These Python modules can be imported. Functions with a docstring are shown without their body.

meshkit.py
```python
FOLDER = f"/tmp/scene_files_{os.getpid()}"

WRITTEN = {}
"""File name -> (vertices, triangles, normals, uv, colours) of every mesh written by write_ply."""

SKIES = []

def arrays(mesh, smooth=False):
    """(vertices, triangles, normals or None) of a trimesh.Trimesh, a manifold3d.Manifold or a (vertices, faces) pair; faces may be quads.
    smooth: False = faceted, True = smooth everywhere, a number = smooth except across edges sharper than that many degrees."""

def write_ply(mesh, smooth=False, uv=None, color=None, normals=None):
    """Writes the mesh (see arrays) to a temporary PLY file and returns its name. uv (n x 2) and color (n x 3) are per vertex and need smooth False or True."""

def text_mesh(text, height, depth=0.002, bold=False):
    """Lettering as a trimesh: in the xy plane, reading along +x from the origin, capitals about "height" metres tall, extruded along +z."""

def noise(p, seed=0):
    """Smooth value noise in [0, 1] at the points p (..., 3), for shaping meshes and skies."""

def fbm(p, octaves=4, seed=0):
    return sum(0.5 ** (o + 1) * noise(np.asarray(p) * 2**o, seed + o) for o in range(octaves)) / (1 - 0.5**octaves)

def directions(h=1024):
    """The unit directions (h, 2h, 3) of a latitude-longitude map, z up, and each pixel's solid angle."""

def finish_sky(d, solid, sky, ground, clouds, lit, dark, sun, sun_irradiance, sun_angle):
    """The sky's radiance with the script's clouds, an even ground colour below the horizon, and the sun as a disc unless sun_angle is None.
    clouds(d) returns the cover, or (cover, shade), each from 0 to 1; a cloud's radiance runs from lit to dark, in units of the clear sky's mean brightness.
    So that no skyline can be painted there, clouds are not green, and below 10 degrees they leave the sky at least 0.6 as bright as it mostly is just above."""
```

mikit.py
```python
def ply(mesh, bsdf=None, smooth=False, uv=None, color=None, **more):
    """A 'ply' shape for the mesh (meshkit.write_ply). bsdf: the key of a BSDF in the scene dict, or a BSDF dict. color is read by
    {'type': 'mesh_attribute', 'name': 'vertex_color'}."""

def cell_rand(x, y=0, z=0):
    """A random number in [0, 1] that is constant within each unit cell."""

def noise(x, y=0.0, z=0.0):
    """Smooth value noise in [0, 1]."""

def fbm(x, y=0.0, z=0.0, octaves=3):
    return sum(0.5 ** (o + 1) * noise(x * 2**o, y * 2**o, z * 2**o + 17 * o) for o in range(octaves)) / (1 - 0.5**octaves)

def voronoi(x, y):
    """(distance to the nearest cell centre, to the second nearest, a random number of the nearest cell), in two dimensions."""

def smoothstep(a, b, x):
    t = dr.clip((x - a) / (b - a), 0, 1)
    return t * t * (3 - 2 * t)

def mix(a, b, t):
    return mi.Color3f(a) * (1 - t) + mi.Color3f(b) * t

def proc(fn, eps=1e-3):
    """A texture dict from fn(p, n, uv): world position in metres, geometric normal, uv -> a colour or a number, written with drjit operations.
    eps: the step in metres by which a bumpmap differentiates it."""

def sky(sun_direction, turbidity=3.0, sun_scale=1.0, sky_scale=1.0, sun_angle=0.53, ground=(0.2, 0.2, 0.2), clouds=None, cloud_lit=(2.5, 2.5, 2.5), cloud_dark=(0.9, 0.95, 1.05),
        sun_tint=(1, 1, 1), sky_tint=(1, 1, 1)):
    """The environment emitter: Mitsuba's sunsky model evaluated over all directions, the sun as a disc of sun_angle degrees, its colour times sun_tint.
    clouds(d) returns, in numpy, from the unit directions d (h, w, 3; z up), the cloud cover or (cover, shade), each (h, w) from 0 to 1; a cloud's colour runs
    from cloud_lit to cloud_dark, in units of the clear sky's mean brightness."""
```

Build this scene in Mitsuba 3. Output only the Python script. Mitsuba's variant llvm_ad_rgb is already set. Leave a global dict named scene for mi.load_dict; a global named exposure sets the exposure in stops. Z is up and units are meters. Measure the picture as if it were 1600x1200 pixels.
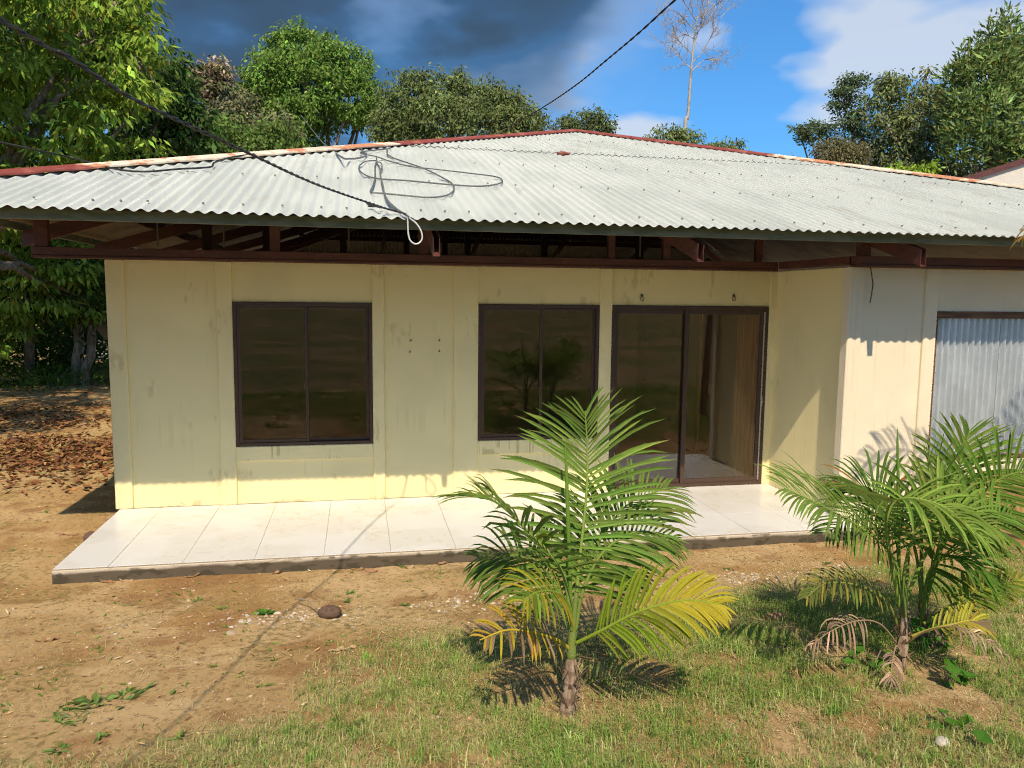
import math, random, numpy as np, trimesh, mitsuba as mi, mikit, meshkit
import drjit as dr
from mikit import noise, fbm, voronoi, cell_rand, smoothstep, mix, proc
T = mi.ScalarTransform4f
rng = np.random.default_rng(7)
scene, labels = {}, {}

# ---------------------------------------------------------------- camera, sky, exposure
CAM, FWD, UP = np.array([2.424, -8.257, 2.156]), np.array([0.19352, 0.975, -0.10919]), [0.01094, 0.10914, 0.99397]
scene['camera'] = dict(type='perspective', fov=66.908, fov_axis='x', near_clip=0.05, far_clip=3000.0,
                       to_world=T().look_at(origin=CAM.tolist(), target=(CAM + FWD).tolist(), up=UP))
SUN = (-0.14, -1.0, 1.06)


def clouds(d):
    """A dark storm cloud fills the north-west, thin broken white cloud the rest."""
    x, y, z = d[..., 0], d[..., 1], np.maximum(d[..., 2], 0.0)
    az = np.degrees(np.arctan2(x, y)); el = np.degrees(np.arcsin(np.clip(z, 0, 1)))
    k = 1.0 / (z + 0.22)
    p = np.stack([x * k, y * k, z * 1.5], -1)
    n1 = meshkit.fbm(p * 1.7 + 3.1, 5, seed=2); n2 = meshkit.fbm(p * 4.3 + 9.7, 5, seed=5); n3 = meshkit.fbm(p * 2.6 + 21.0, 4, seed=11)
    # the storm cloud: its edge runs up to the right
    edge = az - (7.0 + 1.05 * (el - 8.0)) + (n1 - 0.5) * 22 + (n2 - 0.5) * 10
    west = 1 / (1 + np.exp(np.clip(edge / 1.6, -30, 30)))
    back = 1 / (1 + np.exp(np.clip((-az - 115) / 4.0, -30, 30)))
    deep = np.clip((el - 11.0 - 0.12 * az + (n1 - 0.5) * 16 + (n2 - 0.5) * 12) / 6.0, 0, 1)      # its underside breaks up towards the horizon
    storm = west * back * (0.42 + 0.58 * deep)
    thin = np.clip((n3 * 0.6 + n2 * 0.4 - 0.478) / 0.10, 0, 1) * 0.72
    cover = np.maximum(storm * np.clip(0.78 + 0.5 * (n2 - 0.3), 0, 1), thin)
    shade = np.clip(west * back * (0.90 + 0.16 * deep + (n1 - 0.5) * 0.5 + (n2 - 0.5) * 0.7) + 0.06, 0, 1)
    return cover, shade


scene['sky'] = mikit.sky(SUN, turbidity=2.6, clouds=clouds, cloud_lit=(2.3, 2.4, 2.5), cloud_dark=(0.140, 0.245, 0.39), sky_tint=(0.52, 1.08, 1.5), sun_tint=(1.0, 1.0, 0.98), ground=(0.16, 0.14, 0.09))
exposure = 1.85

DATA = {'cam': {'pos': [2.424, -8.257, 2.156], 'fwd': [0.19352, 0.975, -0.10919], 'up': [0.01094, 0.10914, 0.99397], 'fov': 66.908},
 'trees': {'left': {'base': [-6.51, 9.5, 0.0],
                    'blobs': [[-4.15, 9.5, 7.47, 1.4, 1.4], [-2.92, 10.1, 7.5, 1.21, 1.21], [-1.97, 9.5, 6.94, 0.68, 0.68], [-3.59, 8.7, 5.83, 1.24, 1.24],
                              [-2.42, 9.2, 5.77, 1.1, 1.1], [-4.02, 8.5, 4.69, 0.86, 0.86], [-3.14, 8.9, 4.92, 0.76, 0.76], [-2.11, 9.9, 6.14, 0.68, 0.68],
                              [-5.57, 9.5, 6.64, 1.77, 1.77], [-5.63, 9.5, 3.79, 1.42, 1.42], [-5.11, 12.0, 2.44, 1.28, 1.28], [-4.29, 12.5, 2.77, 0.97, 0.97],
                              [-4.1, 12.7, 2.0, 0.63, 0.63], [-3.0, 10.5, 8.41, 1.09, 1.09], [-2.38, 10.1, 8.45, 0.61, 0.61], [-4.74, 11.5, 3.45, 1.17, 1.17],
                              [-5.72, 12.0, 1.24, 0.75, 0.75], [-5.0, 6.0, 8.8, 1.7, 1.3], [-3.6, 5.8, 9.0, 1.3, 1.0], [-7.2, 6.5, 8.4, 1.9, 1.5],
                              [-6.0, 8.0, 9.5, 1.8, 1.5], [-4.7, 2.6, 6.9, 1.3, 1.0], [-4.5, 1.0, 6.3, 1.2, 0.9], [-5.5, 4.0, 7.6, 1.5, 1.1],
                              [-2.7, 3.6, 8.6, 1.0, 0.8]]},
           'dark': {'base': [-3.81, 17.0, 0.0],
                    'blobs': [[-2.96, 17.0, 8.75, 0.68, 0.68], [-3.05, 17.0, 7.83, 0.83, 0.83], [-2.86, 18.0, 7.51, 0.89, 0.89],
                              [-3.84, 18.0, 7.45, 1.18, 1.18], [-2.4, 17.0, 6.85, 0.77, 0.77], [-5.26, 17.0, 1.97, 1.15, 1.15], [-5.73, 17.0, 3.28, 1.33, 1.33],
                              [-5.75, 15.0, 8.67, 1.52, 1.52], [-4.18, 15.0, 9.11, 1.36, 1.36], [-6.16, 15.0, 6.69, 1.53, 1.53], [-4.6, 15.0, 6.77, 1.38, 1.38],
                              [-3.19, 15.0, 8.02, 0.78, 0.78], [-5.66, 15.0, 10.44, 1.5, 1.5], [-6.99, 16.0, 4.44, 1.6, 1.6]]},
           'low': {'base': [-2.59, 20.0, 0.0],
                   'blobs': [[-3.58, 20.0, 7.17, 0.96, 0.96], [-2.69, 19.5, 6.91, 0.89, 0.89], [-0.93, 20.0, 7.15, 0.87, 0.87], [-2.04, 20.5, 7.34, 0.88, 0.88],
                             [-0.09, 20.0, 7.34, 0.77, 0.77], [-4.6, 20.0, 6.71, 0.85, 0.85]]},
           'round': {'base': [0.63, 24.0, 0.0],
                     'blobs': [[0.23, 24.0, 11.72, 0.94, 0.94], [-0.49, 24.0, 11.43, 0.74, 0.74], [1.34, 23.0, 11.03, 1.02, 1.02],
                               [2.28, 24.0, 11.02, 0.88, 0.88], [-0.76, 23.0, 10.31, 0.96, 0.96], [0.65, 22.5, 9.92, 1.19, 1.19],
                               [2.16, 23.0, 9.79, 1.03, 1.03], [3.14, 24.0, 10.09, 0.56, 0.56], [-1.24, 24.0, 9.6, 0.94, 0.94], [-0.33, 23.0, 8.83, 1.01, 1.01],
                               [1.28, 24.0, 9.25, 0.86, 0.86], [-1.85, 24.0, 8.84, 0.74, 0.74], [0.32, 23.5, 8.13, 0.94, 0.94],
                               [2.64, 24.0, 9.33, 0.56, 0.56]]},
           'pale': {'base': [-2.72, 22.0, 0.0],
                    'blobs': [[-2.81, 22.0, 9.96, 0.5, 0.5], [-2.31, 22.0, 10.12, 0.41, 0.41], [-2.76, 22.0, 9.48, 0.46, 0.46],
                              [-3.08, 22.0, 9.68, 0.32, 0.32]]},
           'pale2': {'base': [-2.49, 22.0, 0.0],
                     'blobs': [[-2.23, 22.0, 8.95, 0.74, 0.74], [-1.53, 22.5, 9.0, 0.71, 0.71], [-1.7, 22.0, 8.2, 0.79, 0.79], [-2.47, 22.0, 8.27, 0.55, 0.55],
                               [-0.17, 21.0, 7.96, 0.63, 0.63], [-0.87, 21.4, 7.79, 0.59, 0.59]]},
           'bushy': {'base': [5.86, 22.0, 0.0],
                     'blobs': [[4.4, 22.0, 9.68, 0.91, 0.91], [5.6, 22.0, 9.75, 0.92, 0.92], [3.92, 22.0, 8.84, 0.91, 0.91], [5.26, 21.0, 8.69, 1.05, 1.05],
                               [6.7, 22.0, 9.58, 0.98, 0.98], [6.68, 21.0, 8.54, 0.99, 0.99], [8.07, 22.0, 9.3, 0.94, 0.94], [8.95, 22.0, 8.99, 0.74, 0.74],
                               [8.23, 21.5, 8.61, 0.97, 0.97], [4.6, 21.5, 8.3, 0.95, 0.95], [3.44, 22.0, 8.46, 0.6, 0.6], [4.88, 22.0, 10.22, 0.43, 0.43],
                               [6.21, 22.0, 10.44, 0.34, 0.34], [7.56, 22.0, 9.86, 0.49, 0.49]]},
           'small': {'base': [12.36, 26.0, 0.0],
                     'blobs': [[12.14, 26.0, 9.88, 0.68, 0.68], [11.41, 26.0, 9.7, 0.51, 0.51], [13.03, 26.0, 10.06, 0.57, 0.57],
                               [12.73, 26.0, 10.27, 0.34, 0.34], [13.48, 26.0, 9.81, 0.34, 0.34]]},
           'shrub1': {'base': [15.9, 24.0, 0.0],
                      'blobs': [[14.99, 24.0, 9.07, 0.38, 0.38], [15.72, 24.0, 9.03, 0.55, 0.55], [16.45, 24.0, 8.96, 0.61, 0.61],
                                [15.85, 24.0, 9.3, 0.27, 0.27]]},
           'shrub2': {'base': [18.81, 24.0, 0.0],
                      'blobs': [[17.95, 24.0, 8.65, 0.56, 0.56], [18.7, 24.0, 8.68, 0.5, 0.5], [17.36, 24.0, 8.62, 0.39, 0.39],
                                [21.24, 24.0, 8.41, 0.17, 0.17]]},
           'airy': {'base': [25.42, 24.0, 0.0],
                    'blobs': [[24.27, 24.0, 12.03, 0.56, 0.3], [23.98, 24.0, 11.46, 0.6, 0.3], [23.54, 24.0, 10.88, 0.48, 0.26],
                              [22.66, 24.0, 9.87, 0.58, 0.34], [21.72, 24.0, 9.76, 0.34, 0.23], [22.21, 24.0, 9.43, 0.52, 0.28],
                              [24.22, 24.0, 10.23, 0.69, 0.46], [24.91, 24.0, 9.56, 0.64, 0.64], [23.64, 24.0, 9.3, 0.52, 0.52],
                              [25.93, 24.0, 9.05, 0.64, 0.64], [24.97, 24.0, 8.72, 0.52, 0.52], [24.66, 24.0, 10.95, 0.37, 0.37],
                              [26.14, 24.0, 8.29, 0.64, 0.64]]},
           'mid': {'base': [27.84, 23.0, 0.0],
                   'blobs': [[25.47, 23.0, 11.71, 0.8, 0.43], [25.19, 23.0, 11.15, 0.67, 0.45], [24.78, 23.0, 10.31, 0.67, 0.67],
                             [26.02, 23.0, 10.65, 0.79, 0.79], [27.26, 23.0, 11.27, 0.88, 0.59], [27.12, 23.0, 12.22, 0.23, 0.23],
                             [26.33, 22.5, 9.75, 1.12, 1.12], [27.27, 22.5, 7.93, 0.73, 0.73], [28.64, 22.4, 8.03, 0.79, 0.79], [30.13, 22.4, 7.92, 0.8, 0.8],
                             [25.9, 22.6, 8.05, 0.67, 0.67], [27.99, 23.0, 10.21, 1.08, 1.08], [25.8, 23.0, 9.27, 1.02, 1.02], [27.04, 22.5, 8.83, 1.12, 1.12],
                             [28.25, 23.0, 11.05, 0.71, 0.71]]},
           'lowdark': {'base': [22.22, 21.0, 0.0],
                       'blobs': [[21.13, 21.0, 8.03, 0.68, 0.68], [22.0, 21.0, 7.99, 0.73, 0.73], [22.57, 21.0, 8.22, 0.58, 0.58],
                                 [21.4, 21.0, 8.3, 0.52, 0.52]]},
           'big': {'base': [29.43, 20.0, 0.0],
                   'blobs': [[27.93, 20.0, 12.83, 0.62, 0.62], [27.09, 20.0, 12.15, 0.67, 0.67], [26.54, 20.0, 11.61, 0.57, 0.57],
                             [26.13, 20.0, 11.22, 0.41, 0.41], [28.87, 20.0, 12.39, 1.04, 1.04], [27.68, 19.6, 11.45, 1.15, 1.15],
                             [26.56, 19.6, 10.64, 0.92, 0.92], [28.94, 19.6, 10.79, 1.29, 1.29], [27.21, 19.4, 9.65, 1.23, 1.23], [28.99, 19.5, 9.26, 1.3, 1.3],
                             [26.4, 20.0, 9.73, 0.91, 0.91], [26.54, 19.7, 8.55, 1.03, 1.03], [28.58, 19.6, 8.25, 1.04, 1.04], [30.5, 20.0, 11.49, 1.85, 1.85],
                             [30.76, 20.0, 8.94, 1.6, 1.6], [28.16, 20.0, 13.59, 0.26, 0.26]]},
           'lime': {'base': [23.21, 18.0, 0.0],
                    'blobs': [[22.15, 18.0, 6.93, 0.31, 0.31], [22.96, 18.0, 6.96, 0.34, 0.34], [23.5, 18.0, 7.13, 0.29, 0.29],
                              [21.62, 18.0, 6.82, 0.24, 0.24]]}},
 'bare': [[18.01, 27.0, -0.634], [17.601, 27.0, 9.494], [17.712, 27.0, 10.816], [17.795, 27.0, 12.847], [17.899, 27.0, 14.288], [18.019, 27.0, 15.294]],
 'neigh': [[21.896, 15.0, 6.236], [24.779, 15.0, 7.139], [21.926, 15.0, 5.88], [17.731, 15.0, 3.459], [25.1, 15.0, 3.82]],
 'cable1': [[2.55, -2.285, 2.818], [2.208, -3.404, 2.815], [1.928, -4.327, 2.826], [1.773, -4.84, 2.834], [1.646, -5.261, 2.844], [1.554, -5.583, 2.882],
            [1.48, -5.832, 2.895]],
 'cable1_tail': [[2.506, -2.065, 2.856], [2.672, -2.186, 2.819], [2.803, -2.4, 2.754]],
 'cable2': [[9.357, 2.97, 8.461], [8.25, 4.222, 7.602], [7.818, 4.888, 7.284], [7.58, 5.937, 7.076], [7.475, 7.493, 7.04], [7.442, 9.763, 7.107],
            [7.452, 13.384, 7.406], [7.354, 17.031, 7.738]],
 'cable3': [[-0.735, -0.298, 3.515], [-0.476, -0.149, 3.481], [-0.233, 0.109, 3.46], [0.329, -0.783, 3.252], [0.614, -0.886, 3.22], [0.857, -0.67, 3.286],
            [1.088, -0.487, 3.342], [1.081, -0.199, 3.43], [1.171, 0.191, 3.549], [1.377, 0.557, 3.661], [1.537, 0.936, 3.776]],
 'cable4': [[1.023, 13.055, 6.811], [1.687, 8.661, 5.385], [2.222, 0.748, 3.719], [2.362, 0.487, 3.639], [2.499, 0.685, 3.7], [2.531, 0.964, 3.785],
            [2.481, 1.057, 3.813]],
 'coil1': [[2.628, 0.504, 3.634], [2.518, 0.405, 3.604], [2.447, -0.006, 3.479], [2.474, -0.392, 3.361], [2.594, -0.687, 3.271], [2.881, -0.754, 3.251],
           [3.274, -0.883, 3.211], [3.541, -0.915, 3.202], [3.724, -0.78, 3.243], [3.837, -0.545, 3.314], [3.809, -0.285, 3.394], [3.537, -0.107, 3.448],
           [3.206, 0.063, 3.5], [2.964, 0.187, 3.538], [2.765, 0.529, 3.642], [2.643, 0.825, 3.732], [2.472, 1.041, 3.798], [2.529, 1.253, 3.863],
           [2.731, 1.496, 3.937], [2.831, 1.649, 3.984], [2.793, 1.789, 4.026], [2.504, 1.582, 3.963], [2.488, 1.349, 3.892]],
 'coil2': [[2.792, 1.576, 3.961], [2.775, 1.127, 3.824], [2.828, 0.788, 3.721], [2.979, 0.412, 3.606], [3.127, 0.024, 3.488], [3.248, -0.487, 3.332],
           [3.303, -0.823, 3.23], [3.281, -1.149, 3.13], [3.19, -1.434, 3.043], [3.031, -1.576, 3.0], [2.833, -1.533, 3.013], [2.635, -1.46, 3.035],
           [2.541, -1.423, 3.047], [2.562, -1.121, 3.139], [2.592, -0.652, 3.282], [2.609, 0.041, 3.493], [2.633, 0.441, 3.615]],
 'drop1': [[2.642, 0.775, 3.717], [2.637, 0.352, 3.588], [2.658, -0.027, 3.472], [2.65, -0.494, 3.33], [2.645, -1.164, 3.126], [2.666, -1.726, 2.954],
           [2.709, -2.042, 2.858], [2.782, -2.359, 2.761]],
 'drop2': [[2.633, 0.441, 3.615], [2.681, 0.321, 3.578], [2.676, -0.022, 3.474], [2.648, -0.345, 3.375], [2.654, -1.038, 3.164], [2.653, -1.676, 2.97],
           [2.691, -2.021, 2.864], [2.747, -2.197, 2.81], [2.798, -2.387, 2.753]],
 'loop': [[2.791, -2.36, 2.761], [2.792, -2.36, 2.707], [2.795, -2.36, 2.637], [2.808, -2.36, 2.584], [2.843, -2.36, 2.557], [2.879, -2.36, 2.567],
          [2.899, -2.36, 2.604], [2.888, -2.36, 2.657], [2.853, -2.36, 2.709], [2.809, -2.36, 2.741], [2.787, -2.36, 2.758]],
 'debris_roof': [[5.12, 1.992, 4.083]],
 'posts': [-0.543, 1.606, 3.124, 5.159, 5.801, 7.149, 7.249],
 'rods': [0.567, 1.161, 2.338, 5.381],
 'rafters': [3.031, 5.204, 7.287],
 'capsplit': [[0.104, -0.888, 3.21], [2.71, 2.236, 4.162], [8.621, 2.678, 4.298]],
 'win2zb': [3.692, 0.0, 0.609],
 'tilejoint': [0.863, -0.691, 0.0],
 'bolts': [[2.967, 0.0, 1.707], [3.272, 0.0, 1.707], [2.959, 0.0, 1.585], [3.272, 0.0, 1.591]],
 'hooks': [[5.539, 0.0, 2.171], [6.65, 0.0, 2.183]],
 'wingwin': [[8.136, -1.438, 2.073], [9.127, -1.438, 2.08], [8.141, -1.438, 2.009], [8.142, -1.438, 1.083], [9.271, -1.438, 0.601], [9.275, -1.438, 0.553],
             [9.292, -1.438, 0.381]],
 'wire': [[7.315, -1.46, 2.499], [7.338, -1.46, 2.406], [7.352, -1.46, 2.329], [7.342, -1.46, 2.221], [7.333, -1.46, 2.151]],
 'g': {'lump': [[2.21, -3.049, 0.01]],
       'ball': [[-0.127, -0.563, -0.12]],
       'stone': [[5.106, -3.774, 0.082], [6.188, -1.614, -0.12], [4.873, -5.529, 0.258]],
       'weeds': [[1.778, -2.923, -0.003], [0.769, -2.465, -0.048], [2.334, -2.742, -0.021], [2.774, -1.831, -0.112], [2.094, -1.742, -0.12],
                 [1.654, -1.7, -0.12], [2.714, -2.908, -0.004], [1.064, -4.443, 0.149], [1.061, -4.261, 0.131], [1.246, -4.183, 0.123], [1.522, -4.644, 0.169],
                 [2.331, -2.522, -0.043], [1.113, -4.742, 0.179], [3.071, -2.117, -0.083], [1.454, -2.73, -0.022], [5.373, -2.547, -0.04],
                 [5.905, -2.671, -0.028], [6.283, -2.539, -0.041], [5.935, -2.983, 0.003], [-0.622, -0.82, -0.12], [-0.829, 0.48, -0.12],
                 [1.251, -2.445, -0.05], [2.801, -2.258, -0.069], [1.267, -4.653, 0.17], [1.609, -4.727, 0.178]],
       'broad': [[5.656, -4.557, 0.161], [5.139, -4.69, 0.174], [5.382, -4.965, 0.201], [5.066, -5.411, 0.246], [5.674, -4.342, 0.139]],
       'dryleaf': [[1.729, -1.728, -0.12], [0.446, -1.773, -0.118], [0.587, -1.766, -0.118], [2.506, -1.879, -0.107], [2.401, -1.811, -0.114],
                   [2.31, -3.771, 0.082], [3.105, -1.794, -0.116], [1.083, -1.573, -0.12], [-0.037, -1.386, -0.12], [-0.02, -1.06, -0.12],
                   [0.515, -3.19, 0.024], [2.828, -1.844, -0.111], [-0.351, -0.386, -0.12]],
       'palm': [[3.377, -4.875, 0.193], [5.259, -4.763, 0.181], [5.648, -4.47, 0.152]],
       'tuft': [[5.274, -4.073, 0.112], [5.171, -4.229, 0.128], [3.968, -3.961, 0.101]],
       'litter': [[-6.489, 13.364, -0.12], [-3.79, 13.093, -0.12], [-1.637, 1.425, -0.12], [-0.561, 1.901, -0.12], [-2.808, 4.305, -0.12]],
       'gravel': [[1.039, -2.993, 0.004], [1.726, -3.011, 0.006], [2.402, -3.02, 0.007], [3.357, -2.926, -0.002], [4.785, -2.813, -0.014],
                  [5.746, -2.841, -0.011], [6.853, -2.672, -0.028]],
       'grassedge': [[1.203, -4.93, 0.198], [1.554, -4.837, 0.189], [2.048, -4.318, 0.137], [2.122, -3.976, 0.103], [2.562, -3.465, 0.051],
                     [3.147, -3.4, 0.045], [3.631, -3.371, 0.042], [4.311, -3.378, 0.043], [5.086, -3.066, 0.012], [6.014, -2.588, -0.036],
                     [6.853, -2.672, -0.028], [7.54, -3.257, 0.031]],
       'bare': [[3.409, -4.696, 0.175], [3.206, -4.401, 0.145], [3.87, -4.547, 0.16], [5.243, -4.759, 0.181], [5.143, -4.336, 0.139], [5.74, -4.868, 0.192],
                [4.401, -5.201, 0.225], [5.216, -5.24, 0.229]],
       'trunks': [[-6.478, 14.964, -0.12], [-5.437, 14.868, -0.12], [-5.021, 14.83, -0.12], [-4.603, 14.791, -0.12], [-5.719, 14.894, -0.12]]},
 'trunktop': [[-4.874, 11.0, 1.856], [-4.038, 11.0, 2.007], [-3.652, 11.0, 1.721], [-3.352, 11.0, 1.505]],
 'palm1': {'upright': [[3.415, -4.85, 0.545], [3.433, -4.83, 0.851], [3.482, -4.77, 1.191], [3.498, -4.73, 1.41], [3.475, -4.75, 1.631]],
           'left': [[3.401, -4.85, 0.593], [3.335, -4.9, 0.904], [3.15, -4.93, 1.129], [3.023, -4.9, 1.244], [2.914, -4.85, 1.266]],
           'back': [[3.414, -4.85, 0.608], [3.464, -4.75, 0.804], [3.621, -4.6, 0.958], [3.807, -4.5, 1.106], [4.059, -4.4, 1.151]],
           'yellow': [[3.419, -4.87, 0.538], [3.511, -4.97, 0.637], [3.657, -5.07, 0.761], [3.835, -5.15, 0.831], [3.983, -5.21, 0.824]],
           'lowleft': [[3.394, -4.85, 0.499], [3.309, -4.93, 0.589], [3.168, -5.01, 0.672], [3.036, -5.09, 0.726], [2.914, -5.15, 0.719]],
           'darkleft': [[3.401, -4.85, 0.593], [3.385, -4.75, 0.713], [3.3, -4.63, 0.82], [3.169, -4.55, 0.882], [3.0, -4.49, 0.848]],
           'short': [[3.408, -4.85, 0.593], [3.34, -4.97, 0.787], [3.258, -5.05, 0.869], [3.169, -5.12, 0.901], [3.088, -5.17, 0.884]],
           'right': [[3.42, -4.85, 0.592], [3.457, -4.85, 0.795], [3.564, -4.83, 0.97], [3.749, -4.8, 1.045], [3.971, -4.75, 0.97]],
           'spear': [[3.396, -4.87, 0.602], [3.363, -4.88, 1.18], [3.345, -4.88, 1.516]]},
 'palm2': {'left': [[5.282, -4.72, 0.485], [5.213, -4.74, 0.781], [5.005, -4.8, 0.967], [4.692, -4.87, 1.141], [4.43, -4.92, 1.261]],
           'near': [[5.271, -4.72, 0.521], [5.081, -4.82, 0.986], [5.008, -4.97, 1.19], [5.133, -5.12, 1.2], [5.321, -5.22, 1.034]],
           'upright': [[5.619, -4.47, 0.357], [5.748, -4.42, 0.756], [5.861, -4.37, 1.045], [5.914, -4.35, 1.251], [5.938, -4.37, 1.418]],
           'fold': [[5.619, -4.47, 0.357], [5.699, -4.49, 0.743], [5.73, -4.52, 0.976], [5.593, -4.57, 1.215], [5.42, -4.62, 1.356]],
           'rightup': [[5.628, -4.47, 0.356], [5.716, -4.47, 0.735], [5.85, -4.49, 0.962], [6.019, -4.52, 1.152], [6.178, -4.57, 1.221]],
           'rightmid': [[5.287, -4.72, 0.52], [5.42, -4.72, 0.833], [5.604, -4.72, 1.001], [5.843, -4.72, 1.026], [6.105, -4.72, 0.869]],
           'backleft': [[5.267, -4.72, 0.521], [5.388, -4.52, 0.806], [5.418, -4.37, 0.986], [5.338, -4.27, 1.079], [5.205, -4.22, 1.052]],
           'lowdark': [[5.58, -4.52, 0.342], [5.516, -4.62, 0.648], [5.522, -4.72, 0.792], [5.613, -4.82, 0.785], [5.74, -4.87, 0.62]],
           'lowleft': [[5.276, -4.72, 0.395], [5.147, -4.77, 0.585], [4.92, -4.84, 0.714], [4.696, -4.9, 0.76], [4.562, -4.94, 0.709]],
           'lowright': [[5.594, -4.52, 0.322], [5.743, -4.52, 0.407], [5.908, -4.52, 0.473], [6.077, -4.52, 0.52], [6.271, -4.52, 0.558]],
           'yellowright': [[5.3, -4.72, 0.339], [5.369, -4.82, 0.432], [5.451, -4.9, 0.495], [5.529, -4.94, 0.524], [5.601, -4.97, 0.48]],
           'deadleft': [[5.283, -4.72, 0.304], [5.079, -4.82, 0.488], [4.91, -4.87, 0.539], [4.733, -4.92, 0.523], [4.6, -4.94, 0.459]],
           'deadright': [[5.303, -4.72, 0.302], [5.327, -4.87, 0.457], [5.382, -5.02, 0.535], [5.481, -5.08, 0.487], [5.58, -5.12, 0.414]],
           'deadfront': [[5.298, -4.72, 0.266], [5.167, -4.84, 0.368], [5.089, -4.92, 0.343], [5.046, -4.97, 0.268], [5.059, -4.99, 0.182]],
           'mid': [[5.271, -4.72, 0.521], [5.261, -4.77, 0.858], [5.319, -4.82, 1.077], [5.463, -4.87, 1.119], [5.659, -4.92, 0.988]],
           'midleft': [[5.585, -4.52, 0.38], [5.547, -4.47, 0.744], [5.445, -4.42, 0.961], [5.237, -4.42, 0.989], [5.003, -4.42, 0.85]],
           'midright': [[5.585, -4.52, 0.38], [5.809, -4.42, 0.636], [6.106, -4.37, 0.76], [6.432, -4.32, 0.688], [6.688, -4.32, 0.468]],
           'spear': [[5.254, -4.72, 0.701], [5.219, -4.72, 1.123], [5.183, -4.72, 1.508]]}}

# ---------------------------------------------------------------- helpers
def nm(key):
    """The key, numbered when taken."""
    if key not in used:
        used.add(key); return key
    i = 1
    while f'{key}_{i:03d}' in used: i += 1
    used.add(f'{key}_{i:03d}'); return f'{key}_{i:03d}'


used, SHAPED = set(), {}


def put(key, mesh, bsdf, smooth=False, color=None, uv=None, **lab):
    key = nm(key)
    scene[key] = mikit.ply(mesh, bsdf, smooth=smooth, color=color, uv=uv)
    if lab: labels[key] = lab
    return key


def tag(key, label, category=None, group=None, kind=None):
    d = {}
    if label: d['label'] = label
    if category: d['category'] = category
    if group: d['group'] = group
    if kind: d['kind'] = kind
    labels[key] = d
    used.add(key)
    return key


def box(x0, x1, y0, y1, z0, z1):
    b = trimesh.creation.box((x1 - x0, y1 - y0, z1 - z0)); b.apply_translation(((x0 + x1) / 2, (y0 + y1) / 2, (z0 + z1) / 2)); return b


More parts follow.
